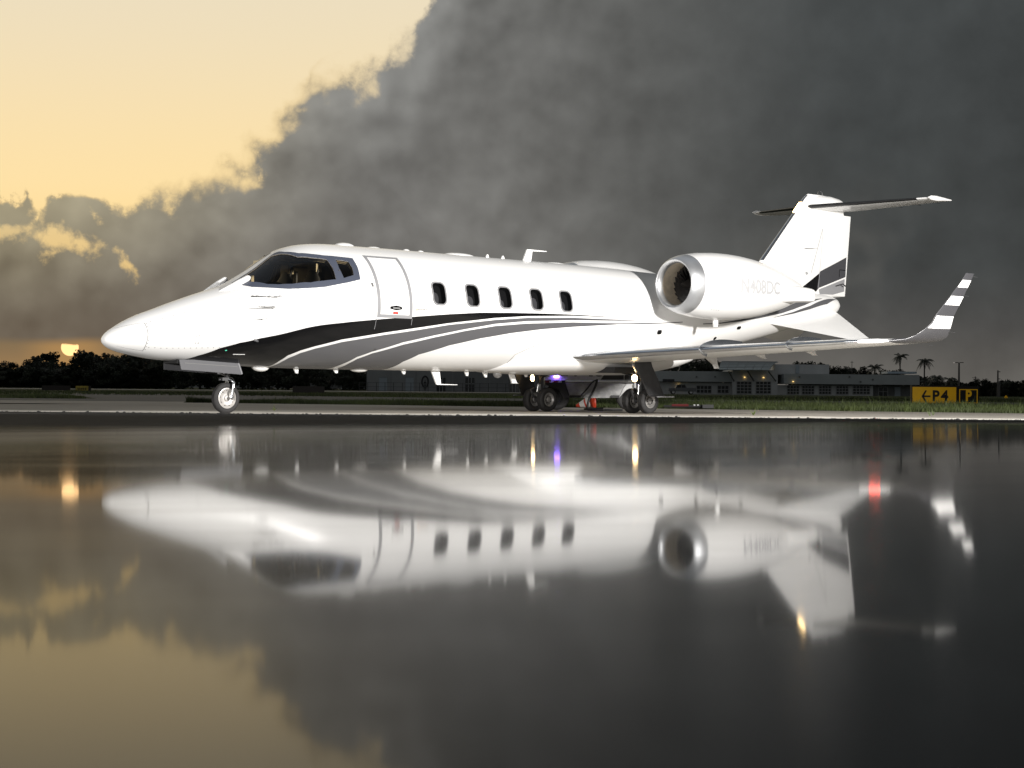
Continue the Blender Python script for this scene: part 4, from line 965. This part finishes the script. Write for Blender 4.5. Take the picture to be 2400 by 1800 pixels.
# --- hangar with roller doors and light-bulb emblem
D2 = 372.
K = lambda a, b: (840+a*.1808, 860+b*.1808)
hg = empty('hangar', (at2(1040, 900, D2)[0], D2, 0), 'grey hangar with roller doors and a painted light-bulb emblem beyond the runway', 'building')
part('wall', 'hangar_wall', hg, (lambda q: (q[0], (q[1][0], q[1][1], 8.2)))(wbox(*K(110, -120), *K(1010, 335), D2, 30)))
part('wall', 'hangar_panel', hg, (lambda q: (q[0], (q[1][0], q[1][1], 8.2)))(wbox(*K(1010, -120), *K(3900, 345), D2, 30, .4)))
part('roof', 'roof_sheet', hg, (lambda q: ((q[0][0], q[0][1], 8.2), (q[1][0], q[1][1], 8.7)))(wbox(*K(90, -130), *K(3920, 335), D2, 31, -.5)))
for a, b in ((270, 372), (613, 716)):
    dr = part('roller_door', 'shutter', hg, wbox(*K(a, 135), *K(b, 328), D2, .1, -.12)); q = wbox(*K(a-4, 130), *K(b, 134), D2, .3, -.2); part('door_lintel', 'hangar_panel', hg, q)
for a, b in ((1015, 1128), (1388, 1503), (1955, 2080), (2420, 2540)):
    w = part('window', 'window_dark', hg, wbox(*K(a, 140), *K(b, 338), D2, .1, .3)); oo = hg.location
    q = wbox(*K(a, 140), *K(b, 338), D2, .08, .26)
    for f in (.33, .66): x = q[0][0]+(q[1][0]-q[0][0])*f; MB().box((x-.05-oo.x, q[0][1]-oo.y, q[0][2]), (x+.05-oo.x, q[1][1]-oo.y, q[1][2])).build('mullion', 'mullion', w)
    zz = q[0][2]+(q[1][2]-q[0][2])*.6; MB().box((q[0][0]-oo.x, q[0][1]-.02-oo.y, zz-.05), (q[1][0]-oo.x, q[1][1]-.02-oo.y, zz+.05)).build('mullion', 'mullion', w)
for a in (420, 745, 1220, 1700): part('wall_joint', 'hangar_panel' if a < 1000 else 'hangar_wall', hg, (lambda q: (q[0], (q[1][0], q[1][1], 8.1)))(wbox(*K(a, -110), *K(a+7, 335), D2, .06, -.03 if a < 1000 else .36)))
# emblem: bulb outline, neck rings, small aircraft as filament
cx, cz = at2(*K(865, 195), D2); k_ = at2(*K(905, 195), D2)[0]-cx; oo = hg.location
bl = [(math.sin(a)*k_*(1 if math.cos(a) > -.3 else .88), math.cos(a)*k_*1.75+(0 if math.cos(a) > -.2 else -.25*k_)) for a in (math.pi*(-.80+1.6*i/28) for i in range(29))]
em = MB().tube([(cx+x-oo.x, -.06, cz+z+.1*k_) for x, z in bl], .16, 6).build('bulb_emblem', 'bulb_paint', hg)
for i in range(3): MB().box((cx-k_*(.5-.1*i)-oo.x, -.12, cz-k_*(1.95+.34*i)), (cx+k_*(.5-.1*i)-oo.x, -.03, cz-k_*(1.78+.34*i))).build('neck_ring', 'bulb_paint', em)
MB().tube([(cx-oo.x, -.07, cz-k_*1.5), (cx-oo.x, -.07, cz+k_*.8)], [.14, .05], 6).tube([(cx-k_*.45-oo.x, -.07, cz-k_*.45), (cx-oo.x, -.07, cz+.1*k_), (cx+k_*.45-oo.x, -.07, cz-k_*.45)], .09, 6).build('filament_plane', 'bulb_paint', em)
# --- far low building behind the trees on the left
fb = empty('far_building', (at2(520, 900, 520)[0], 520, 0), 'pale low building glimpsed behind tree trunks on the far side of the airfield', 'building')
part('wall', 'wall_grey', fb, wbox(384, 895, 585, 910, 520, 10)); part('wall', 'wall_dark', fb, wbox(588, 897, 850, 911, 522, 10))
for u in (400, 430, 478, 540, 562): part('window', 'window_dark', fb, wbox(u, 899, u+12, 908, 520, .2, -.1))
for u in (604, 622, 632, 645, 655, 668, 690, 715, 760, 800): part('column', 'wall_grey', fb, wbox(u, 897, u+4, 912, 520, .4, -.8))
# --- perimeter fence before the hangar
fe = empty('perimeter_fence', (at2(1000, 915, 352)[0], 352, 0), 'thin post and rail fence running before the hangar', 'fence')
for i in range(34):
    u = 842+i*20.2; x = at2(u, 900, 352)[0]-fe.location.x; MB().box((x-.05, -.05, 0), (x+.05, .05, 1.75)).build('post', 'fence_metal', fe)
xa, xb = at2(842, 900, 352)[0]-fe.location.x, at2(1508, 900, 352)[0]-fe.location.x
for z in (.15, .9, 1.7): MB().tube([(xa, 0, z), (xb, 0, z)], .03, 6).build('rail', 'fence_metal', fe)
# --- trees
def tree_mesh(seed, h, w, leaves, trunk=.32, spread=1., low=.12):
    r = random.Random(seed); t = MB(); tips = []
    t.tube([(0, 0, 0), (.1*r.uniform(-1, 1), 0, h*.18), (.3*r.uniform(-1, 1), .2*r.uniform(-1, 1), h*.34)], [.30, .22, .17], 7)
    for i in range(9):
        a = r.uniform(0, 6.28); z0 = h*r.uniform(.12, .34); L = w*r.uniform(.4, .95); z1 = z0+h*r.uniform(.15, .5)
        p = Vector((math.cos(a)*L, math.sin(a)*L, z1)); m_ = Vector((math.cos(a)*L*.4, math.sin(a)*L*.4, z0+(z1-z0)*.55))
        t.tube([(0, 0, z0), m_, p], [.13, .08, .03], 6); tips.append(p)
    clumps = []
    for i in range(34):
        a = r.uniform(0, 6.28); q = math.sqrt(r.random()); zf = r.random()
        rad = w*(1-.75*abs(zf-.35)**1.3)*q; clumps.append((Vector((math.cos(a)*rad, math.sin(a)*rad, h*(low+(.90-low)*zf))), r.uniform(.55, 1.25)*h/8))
    b = MB()
    for i in range(leaves):
        c_, s_ = clumps[i % len(clumps)]
        d_ = Vector((r.gauss(0, 1), r.gauss(0, 1), r.gauss(0, .8))); d_ = d_.normalized()*s_*r.random()**.4
        p = c_+d_; u = Vector((r.gauss(0, 1), r.gauss(0, 1), r.gauss(0, 1))).normalized(); v = u.orthogonal().normalized(); l = r.uniform(.14, .34)*h/8
        b.v += [tuple(p+u*l), tuple(p+v*l*.55), tuple(p-u*l), tuple(p-v*l*.55)]; n_ = len(b.v)-4; b.f.append([n_, n_+1, n_+2, n_+3])
    return t, b
def mesh_of(mb, name, m_, smooth=None):
    me = bpy.data.meshes.new(name); me.from_pydata(mb.v, [], mb.f); finish(me, m_, smooth); return me
TV = []
for i, (h_, w_) in enumerate(((8., 3.6), (8., 4.6), (8., 2.8))):
    t, b = tree_mesh(20+i, h_, w_, 4200); TV.append((mesh_of(t, 'trunk', 'bark', 40), mesh_of(b, 'crown', 'leaf_dark' if i != 1 else 'leaf_mid')))
def tree(name, u, vtop, d, var, label, group, sw=1., base=0.):
    x, zt = at2(u, vtop, d); s_ = zt/7.9
    e = empty(name, (x, d, base), label, 'tree', random.uniform(0, 6.28), group); e.scale = (s_*sw, s_*sw, s_)
    for nm_, me in zip(('trunk', 'crown'), TV[var]): link(bpy.data.objects.new(nm_, me), e)
    return e
skyline = [(-18, 850, 1), (22, 847, 0), (48, 851, 1), (82, 833, 2), (108, 826, 0), (128, 846, 1), (148, 846, 2), (193, 829, 2), (207, 822, 0), (228, 833, 1), (249, 825, 2), (276, 831, 1), (302, 830, 0), (330, 834, 1), (362, 838, 0), (395, 836, 1), (430, 842, 0), (470, 838, 1), (508, 841, 0), (548, 838, 1), (590, 842, 2), (632, 838, 1), (676, 840, 0), (720, 838, 1), (764, 842, 0), (806, 838, 1), (842, 842, 0)]
WHERE = [(60, 'at the outer end of the far wood'), (145, 'in the far wood on the open-sky side of the setting sun'), (185, 'in the far wood right under the setting sun'), (262, 'in the far wood between the setting sun and the jet nose'), (420, 'in the far wood beneath the jet nose'), (620, 'in the far wood behind the nose wheel'), (900, 'in the far wood beside the grey hangar')]
SHAPE = ('dark round-crowned tree', 'dark broad spreading tree', 'dark narrow tree')
for i, (u, v, k_) in enumerate(skyline):
    tree('broadleaf_tree', u, v, 455+(i*37 % 50), k_, SHAPE[k_]+' '+next(w for q, w in WHERE if u < q), 'trees of the far wood', 1.25)
for i in range(20): tree('broadleaf_tree', -10+i*21, 858+(i*7 % 9), 436, i % 3, 'low '+SHAPE[i % 3]+(' before the wood, away from the sun' if i < 7 else ' before the wood under the sun' if i < 11 else ' before the wood under the jet nose'), 'low trees before the wood', 1.7)
for i, (u, v) in enumerate(((1570, 850), (1600, 846), (1640, 843), (1672, 841), (1690, 848), (1885, 850), (1905, 848), (1935, 851), (1960, 858), (1995, 860), (2020, 857), (2070, 868), (2100, 866))):
    tree('broadleaf_tree', u, v, 345+(i*13 % 20), (i*2) % 3, SHAPE[(i*2) % 3]+(' behind the terminal, beside its bowed canopy' if i < 5 else ' behind the upper storey of the terminal' if i < 9 else ' behind the right-hand end of the terminal roof'), 'trees behind the terminal', 1.15)
for i, (u, v) in enumerate(((2152, 880), (2178, 884), (2262, 897), (2282, 893), (2300, 887), (2318, 892), (2340, 896), (2362, 894), (2384, 892), (2410, 889))):
    tree('broadleaf_tree', u, v, 330+(i*17 % 25), i % 3, SHAPE[i % 3]+(' among the short palms by the terminal end' if i < 2 else ' between the lamp mast and the utility poles' if i < 6 else ' beyond the utility pole pair'), 'trees beyond the taxiway sign', 1.35)
def wood(name, u0, u1, vt, d, n, label):
    """thicket closing the gaps at the foot of the wood"""
    r = random.Random(9); b = MB()
    for i in range(n):
        u = r.uniform(u0, u1); x, zt = at2(u, vt+6*math.sin(u*.05)+4*math.sin(u*.21), d); p = Vector((x, d+r.uniform(-4, 4), zt*r.random()**.7))
        a = Vector((r.gauss(0, 1), r.gauss(0, 1), r.gauss(0, 1))).normalized(); v = a.orthogonal().normalized(); l = r.uniform(.4, .9)
        b.v += [tuple(p+a*l), tuple(p+v*l*.6), tuple(p-a*l), tuple(p-v*l*.6)]; q = len(b.v)-4; b.f.append([q, q+1, q+2, q+3])
    b.build(name, 'leaf_dark', fix=False, kind='stuff', label=label)
wood('thicket', -60, 385, 866, 505, 16000, 'dark undergrowth at the foot of the far wood')
wood('thicket', 380, 880, 852, 560, 9000, 'dark mass of distant trees behind the pale low building')
wood('thicket', 2130, 2440, 905, 372, 7000, 'dark hedge line beyond the yellow taxiway sign')
# --- palms
def palm(u, vtop, d, label, lean=0., fr=1.45, n=17, droop=1., seed=1):
    x, z = at2(u, vtop, d); r = random.Random(seed); e = empty('palm_tree', (x, d, 0), label, 'palm tree', 0, 'palms beyond the terminal')
    zc = z-.5*fr
    MB().tube([(-lean, 0, 0), (-lean*.5, 0, zc*.5), (0, 0, zc)], [.16, .12, .10], 8).build('trunk', 'bark', e, 50)
    for i in range(n):
        a = 6.283*i/n+r.uniform(-.15, .15); up = r.uniform(.05, 1.0); L = fr*r.uniform(.85, 1.15); b = MB(); prev = None
        for q in range(9):
            t = q/8; rad = L*t; h_ = zc+L*(up*t*1.1-droop*t*t*(.75+.5*(1-up)))
            c_ = Vector((math.cos(a)*rad, math.sin(a)*rad, h_)); w_ = L*.20*math.sin(math.pi*min(1, t*.9+.1))**.7+.012
            sd_ = Vector((-math.sin(a), math.cos(a), 0)); dn = Vector((0, 0, -w_*.75))
            row = [c_-sd_*w_+dn, c_, c_+sd_*w_+dn]
            if prev:
                for s0 in (0, 1):   # split leaflets: leave slits between them
                    m0, m1 = (prev[1], row[1]); o0, o1 = (prev[0], row[0]) if s0 == 0 else (prev[2], row[2])
                    for g0 in (0, .5): b.add([m0.lerp(m1, g0), m0.lerp(m1, g0+.42), o0.lerp(o1, g0+.55), o0.lerp(o1, g0+.35)], [(0, 1, 2, 3)])
            prev = row
        b.build('frond', 'palm_leaf', e, fix=False)
palm(2110, 826, 310, 'tall palm with ragged upright crown behind the terminal roof', 0, 1.5, 19, 1.0, 1)
palm(2167, 836, 300, 'tall slim palm with drooping crown past the end of the terminal', 0, 1.55, 19, 1.25, 2)
palm(2051, 851, 322, 'palm with low spreading crown half hidden by the terminal roof', .4, 1.6, 17, .95, 3)
palm(2196, 872, 318, 'short palm in the clump beside the terminal', 0, 1.9, 19, 1.15, 4)
palm(2226, 879, 326, 'short palm with arching fronds nearer the lamp mast', .3, 1.7, 15, 1.3, 5)
palm(2172, 886, 322, 'bushy low palm against the end wall of the terminal', 0, 1.4, 15, 1.1, 6)
# --- masts and poles
def pole(name, u, v0, d, r_, label, cat, arms):
    x, z = at2(u, v0, d); e = empty(name, (x, d, 0), label, cat)
    MB().tube([(0, 0, 0), (0, 0, z)], [r_*1.2, r_*.8], 10).build('pole', 'pole_grey', e)
    return e, z
e, z = pole('lamp_mast', 2248, 850, 300, .17, 'tall lamp mast with a flat double head near the palms', 'lamp post', 0)
MB().box((-.7, -.12, z-.04), (-.12, .12, z+.08)).build('lamp_head', 'pole_grey', e); MB().box((.12, -.12, z-.04), (.75, .12, z+.08)).build('lamp_head', 'pole_grey', e)
MB().box((-.95, -.1, z-.05), (-.7, .1, z+.02)).build('lens', 'lens_white', e)
e, z = pole('utility_pole', 2339, 868, 300, .15, 'wooden utility pole with insulators, left one of the pair at the right', 'utility pole', 0)
for k_ in range(4): MB().box((-.05, -.08, z-.3-1.2*k_), (.42, .08, z-.18-1.2*k_)).build('cross_arm', 'pole_grey', e)
e, z = pole('utility_pole', 2342.6, 893, 299, .13, 'shorter concrete pole standing close beside the utility pole', 'utility pole', 0)
MB().box((-.25, -.06, z-.3), (.25, .06, z-.2)).build('cross_arm', 'pole_grey', e)
e, z = pole('utility_pole', 2286, 882, 340, .10, 'thin far pole with short arms between mast and pole pair', 'utility pole', 0)
for k_ in range(2): MB().box((-.6, -.05, z-.3-.8*k_), (.3, .05, z-.22-.8*k_)).build('cross_arm', 'pole_grey', e)
e, z = pole('utility_pole', 1997, 846, 350, .07, 'thin pole standing up behind the terminal roof', 'utility pole', 0)
MB().box((-.3, -.05, z-.3), (.3, .05, z-.22)).build('cross_arm', 'pole_grey', e)
# --- airfield signs
def letters(s, size, p, m_, parent, xs=1., ys=1.):
    vs, fs_ = text_mesh(s, size, bold=.022); return obj('lettering', [(p[0]+v[0]*xs, p[1], p[2]+v[1]*ys) for v in vs], fs_, m_, parent, None, fix=False)
DS = 62.
x0, zt = at2(2139, 906, DS); x1 = at2(2241, 906, DS)[0]; x2 = at2(2247, 906, DS)[0]; x3 = at2(2292, 906, DS)[0]; zb = .03
sg = empty('taxiway_sign', ((x0+x3)/2, DS, 0), 'yellow and black airfield sign reading P4 and P standing in the grass', 'sign', -.012); o = sg.location
MB().box((x0-.03-o.x, 0, zb), (x3+.05-o.x, .22, zt+.035)).build('case', 'sign_case', sg)
MB().box((x0-o.x, -.02, zb+.03), (x1-o.x, .004, zt-.01)).build('direction_panel', 'sign_yellow', sg)
MB().box((x2-o.x, -.02, zb+.03), (x3-o.x, .004, zt-.06)).build('location_panel', 'sign_black', sg)
h_ = zt-zb
for a, b, c_, d_ in ((x2+.015, zt-.105, x3-.015, zt-.075), (x2+.015, zb+.04, x3-.015, zb+.07), (x2+.015, zb+.07, x2+.045, zt-.105), (x3-.045, zb+.07, x3-.015, zt-.105)):
    MB().box((a-o.x, -.028, b), (c_-o.x, -.018, d_)).build('border', 'sign_yellow', sg)
cz = zb+h_*.45
letters('P', .55, ((x2+x3)/2-o.x, -.03, cz+.01), 'sign_yellow', sg, .74, .95)
xx = x0+(x1-x0)*.53; letters('P', .60, (xx-o.x, -.028, cz), 'sign_black', sg, .80, .85); letters('4', .60, (x0+(x1-x0)*.735-o.x, -.028, cz), 'sign_black', sg, .82, .85)
ax0, ax1 = x0+(x1-x0)*.205-o.x, x0+(x1-x0)*.41-o.x
arrow = MB().box((ax0+.03, -.03, cz-.03), (ax1, -.021, cz+.03))
for s_ in (1, -1): arrow.prism([(ax0, -.03, cz), (ax0+.03, -.03, cz+s_*.05), (ax0+.13, -.03, cz+s_*.21), (ax0+.185, -.03, cz+s_*.20), (ax0+.08, -.03, cz)], (0, .009, 0))
arrow.build('arrow', 'sign_black', sg)
def small_sign(u0, v0, u1, v1, d, m_, label, txt=None):
    x0, z1 = at2(u0, v0, d); x1, z0 = at2(u1, v1, d); e = empty('taxiway_sign', ((x0+x1)/2, d, 0), label, 'sign', 0); w_ = (x1-x0)/2
    MB().box((-w_, 0, .06), (w_, .2, z1)).build('case', 'sign_case', e)
    for s_ in (-.7, .7): MB().box((w_*s_-.03, .07, 0), (w_*s_+.03, .13, .07)).build('foot', 'pole_grey', e)
    if m_: MB().box((-w_+.02, -.02, .09), (w_-(.16 if txt else .02), .004, z1-.03)).build('face', m_, e)
    return e
small_sign(98, 903, 164, 916, 150, None, 'long black airfield sign seen from its blank back side')
e = small_sign(177, 903.5, 212, 919, 135, 'sign_dirty', 'small yellow airfield sign with blurred dark lettering on the far grass', 1)
for i, q in enumerate((-.36, -.22, -.07, .08, .22)): MB().box((q-.04, -.032, .14), (q+.04, -.019, .30)).build('glyph', 'sign_black', e)
small_sign(686, 905, 760, 918, 140, None, 'black airfield sign board standing behind the nose wheel on the far grass')
x, z = at2(2358, 931, 130); e = empty('marker_board', (x, 130, 0), 'small yellow diamond marker on a post in the right-hand grass', 'sign')
MB().tube([(0, 0, 0), (0, 0, z)], .03, 8).build('post', 'pole_grey', e); MB().prism([(-.13, 0, z), (0, 0, z+.15), (.13, 0, z), (0, 0, z-.15)], (0, .02, 0)).build('board', 'sign_yellow', e)
# --- ground power cart behind the main wheels
DG = 35.4
def gp_(a, b, d=DG): return at(1180+a*.1808, 860+b*.1808, d)
o = gp_(1100, 570); o.z = 0
gc = empty('ground_power_cart', o, 'grey ground power cart with blue beacon standing behind the main wheels', 'cart')
def pr(name, m_, pts, y0, dep, par=None):
    P_ = [gp_(a, b)-o for a, b in pts]; return MB().prism([(p.x, y0, p.z) for p in P_], (0, dep, 0)).build(name, m_, par or gc)
pr('body', 'cart_white', [(540, -120), (1720, -120), (1720, 172), (540, 172)], .0, 1.1)
pr('dark_panel', 'cart_dark', [(1330, -60), (1560, -60), (1560, 165), (1260, 165), (1300, 110)], -.012, .02); pr('dark_panel', 'cart_dark', [(1570, 40), (1700, 40), (1700, 168), (1570, 168)], -.012, .02)
pr('side_panel', 'cart_grey', [(810, 205), (1600, 205), (1540, 300), (1500, 402), (900, 402), (860, 370)], .02, .9)
pr('skirt', 'cart_dark', [(540, 205), (806, 205), (856, 372), (896, 402), (780, 402), (720, 300), (540, 225)], .03, .9)
pr('chassis_rail', 'cart_dark', [(540, 173), (1720, 173), (1720, 204), (540, 204)], .03, 1.0)
pr('mudguard', 'cart_white', [(1602, 206), (1720, 206), (1720, 285), (1640, 285), (1560, 330), (1500, 400), (1545, 300)], .0, .3)
for a, b in ((862, 1000), (1400, 1500)): pr('step_plate', 'cart_dark', [(a, 368), (b, 368), (b, 400), (a, 400)], -.04, .06)
p0, p1 = gp_(800, 187)-o, gp_(1610, 187)-o; MB().tube([(p0.x, -.10, p0.z), (p1.x, -.10, p1.z)], .022, 10).build('guard_bar', 'polished_metal', gc, 60)
p0, p1 = gp_(1610, 187)-o, gp_(1720, 187)-o; MB().tube([(p0.x, -.10, p0.z), (p1.x, -.10, p1.z)], .028, 10).build('guard_bar', 'steel', gc, 60)
for i, a in enumerate((540, 595, 650, 705)): pr('hazard_stripe', 'red_plastic' if i % 2 == 0 else 'cart_white', [(a, 180), (a+52, 180), (a+52, 202), (a, 202)], -.02, .03)
be = pr('beacon', 'blue_lamp', [(655, 115), (720, 115), (720, 136), (655, 136)], -.05, .06)
for a in (690, 1640):
    c_ = gp_(a, 440)-o
    t_, r_ = MB(), MB(); wheel(t_, r_, (c_.x, .25, .26), .26, .17, (0, 1, 0), .5, 3); t_.build('tyre', 'rubber', gc, 50); r_.build('rim', 'cart_dark', gc, 50)
c_ = gp_(1020, 96)-o; letters('28V GPU', .17, (c_.x, -.014, c_.z+.035), 'sign_black', gc, 1.25, 1.)
hs = MB()
def hose(pts, r_=.018):
    P_ = [gp_(a, b, d)-o for a, b, d in pts]; out_ = []
    for i in range(len(P_)-1):
        for q in range(6):
            t = q/6; a0 = P_[max(i-1, 0)]; a1 = P_[i]; a2 = P_[i+1]; a3 = P_[min(i+2, len(P_)-1)]
            out_.append(.5*((2*a1)+(-a0+a2)*t+(2*a0-5*a1+4*a2-a3)*t*t+(-a0+3*a1-3*a2+a3)*t**3))
    out_.append(P_[-1]); return out_
h1 = hose([(1215, 165, 35.25), (1200, 230, 35.2), (1160, 320, 35.15), (1110, 420, 35.1), (1090, 520, 35.05), (1110, 558, 34.9), (1250, 560, 34.6), (1400, 556, 34.5), (1540, 562, 34.6)])
MB().tube([(p.x, p.y, max(p.z, .02)) for p in h1], .024, 8).build('power_cable', 'hose', gc, 60)
h2 = hose([(1215, 165, 35.25), (1150, 200, 35.2), (1080, 290, 35.2), (990, 385, 35.3)]); MB().tube(h2, .016, 8).build('power_cable', 'hose', gc, 60)
h3 = hose([(1290, 520, 36.4), (1130, 520, 36.2), (1060, 540, 35.6), (1090, 560, 35.0), (1300, 566, 34.5)]); MB().tube([(p.x, p.y, .022) for p in h3], .022, 8).build('power_cable', 'hose', gc, 60)
# --- traffic cone lying on its side
p0 = gp_(945, 500, 40.7); p1 = gp_(1165, 450, 40.7); L = Vector((p1.x-p0.x, 0, 0)).length
cone = empty('traffic_cone', (p0.x, 40.7, 0), 'orange and white striped traffic cone lying on its side behind the jet', 'cone')
axd = Vector((1, -.25, .0)).normalized(); rb = .20; h_ = L*1.05
for i, (t0, t1, m_) in enumerate(((0, .22, 'cone_orange'), (.22, .52, 'cone_white'), (.52, .62, 'cone_orange'), (.62, .86, 'cone_white'), (.86, 1., 'cone_orange'))):
    ra = lambda t: .03+(rb*.82-.03)*t
    MB().rev([(t0*h_, ra(t0)), (t1*h_, ra(t1))], (0, 0, ra(0)+.01), Vector((1, -.25, (rb*.82-.03)/h_*.95)), 24).build('cone_band', m_, cone, 60)
b0 = Vector((0, 0, .04))+Vector((1, -.25, (rb*.82-.03)/h_*.95)).normalized()*h_
MB().rev([(0, .02), (0, .2), (.03, .215), (.035, .2)], b0, Vector((1, -.25, .12)), 20).build('cone_foot', 'cone_orange', cone, 40)
# --- tow bar lying in the grass edge
p0 = at(1556, 953, 40.1); tbar = empty('tow_bar', (p0.x, 40.1, 0), 'black and red tow bar lying at the edge of the grass behind the main gear', 'tow bar')
MB().tube([(0, 0, .05), (1.05, -.1, .06)], .03, 8).build('bar', 'hose', tbar); MB().tube([(.18, -.02, .075), (.55, -.06, .08)], .032, 8).build('red_sleeve', 'red_plastic', tbar); MB().box((.85, -.2, .02), (1.1, .1, .1)).build('hitch', 'cart_dark', tbar)
for q in (.66, .74): MB().tube([(q, -.08, .085), (q+.04, -.08, .085)], .02, 6).build('clip', 'cart_white', tbar)
# --- parked pickup by the terminal
xp = at2(1598, 920, 285)[0]; pk = empty('pickup_truck', (xp, 285, 0), 'grey pickup truck parked before the terminal', 'car')
body = [(-2.1, .45), (-2.1, .95), (-1.0, 1.0), (-.75, 1.55), (.55, 1.58), (.8, 1.05), (2.3, 1.05), (2.3, .45)]
MB().prism([(x, 0, z) for x, z in body], (0, 1.7, 0)).build('body', 'car_paint', pk)
MB().prism([(-.85, -.02, 1.06), (-.66, -.02, 1.48), (-.1, -.02, 1.5), (-.1, -.02, 1.06)], (0, .03, 0)).build('door_window', 'window_dark', pk); MB().prism([(.0, -.02, 1.06), (.0, -.02, 1.5), (.48, -.02, 1.5), (.62, -.02, 1.06)], (0, .03, 0)).build('door_window', 'window_dark', pk)
for x in (-1.35, 1.5):
    for y in (.08, 1.5):
        t_, r_ = MB(), MB(); wheel(t_, r_, (x, y, .36), .36, .2, (0, 1, 0), .6, 2); t_.build('tyre', 'rubber', pk, 50); r_.build('rim', 'steel', pk, 50)
# --- grass: blades growing on the verges
def in_poly(p, P): return inside(p, P)
mat('grass_blade', (.066, .090, .018), .7, var=.45, vscale=1.2, col2=(.030, .042, .011))
def grass(name, n, sample, hmin, hmax, w_, label, seed=1):
    r = random.Random(seed); v, f = [], []
    c_ = 0
    for i in range(n):
        p = sample(r)
        if p is None: continue
        x, y = p; h_ = r.uniform(hmin, hmax)*(.55+.9*(.5+.5*math.sin(x*1.7+y*.9)*math.sin(x*.43-y*.31+1)))*(1.6 if r.random() < .03 else 1); a = r.uniform(0, 6.28); b = r.uniform(.1, .75)*h_; q = r.uniform(0, 6.28)
        dx, dy = math.cos(a)*w_, math.sin(a)*w_; bx, by = math.cos(q)*b, math.sin(q)*b
        k0 = len(v); v += [(x-dx, y-dy, -.015), (x+dx, y+dy, -.015), (x+bx*.4+dx*.6, y+by*.4+dy*.6, h_*.6), (x+bx*.4-dx*.6, y+by*.4-dy*.6, h_*.6), (x+bx, y+by, h_)]
        f += [(k0, k0+1, k0+2, k0+3), (k0+3, k0+2, k0+4)]
    return obj(name, v, f, 'grass_blade', None, None, fix=False, kind='stuff', label=label)
edge = [(-8.5, 46), (-2, 43), (3.4, 40.6), (6.8, 38.6), (10.6, 36.9), (17, 34)]
def ey(x):
    for (a, b), (c_, d_) in zip(edge, edge[1:]):
        if a <= x <= c_: return b+(d_-b)*(x-a)/(c_-a)
    return 34
def verge(r):
    x = r.uniform(-8.4, 17); y0 = ey(x)+.12*math.sin(x*2.3)+.08*math.sin(x*7.1); far = 8 if x > -3 else 8*(x+8.6)/5.6
    y = y0+abs(r.gauss(0, .42))*max(far, .3)
    lim = 46+(x+8.5)*3 if x < -3 else 64
    return None if y > lim else (x, y)
grass('verge_grass', 60000, verge, .03, .13, .007, 'rough green grass along the edge of the apron behind the jet', 2)
grass('tall_verge_grass', 30000, lambda r: (lambda x: (x, ey(x)+2.5+abs(r.gauss(0, 7))))(r.uniform(1.5, 20)), .05, .20, .009, 'tall rough grass before the terminal', 3)
def isl(r):
    y = 56.6+abs(r.gauss(0, 6)); x = r.uniform(-34, -13.4)
    return None if x > -13.8-(y-57.5)*.30 else (x, y)
grass('island_grass', 26000, isl, .04, .13, .012, 'dark grass island at the left between the taxiways', 4)
grass('far_grass', 30000, lambda r: (lambda y: (r.uniform(-60, 40), y))(r.uniform(86, 135)), .05, .16, .022, 'grass belt between the taxiway and the runway', 5)
# a few weeds in the apron joints
wd = MB(); r = random.Random(8)
for (u, v, d) in ((2187, 966, 32), (1766, 968, 30), (643, 964, 30.5), (2180, 971, 31)):
    p = at(u, v, d)
    for i in range(9):
        a = r.uniform(0, 6.28); h_ = r.uniform(.04, .13); wd.add([(p.x+.012*math.cos(a), p.y, 0), (p.x-.012*math.cos(a), p.y, 0), (p.x+.07*math.cos(a)*r.random(), p.y+.05*math.sin(a), h_)], [(0, 1, 2)])
wd.build('weeds', 'grass_blade', fix=False, kind='stuff', label='small weeds sprouting from joints in the apron')
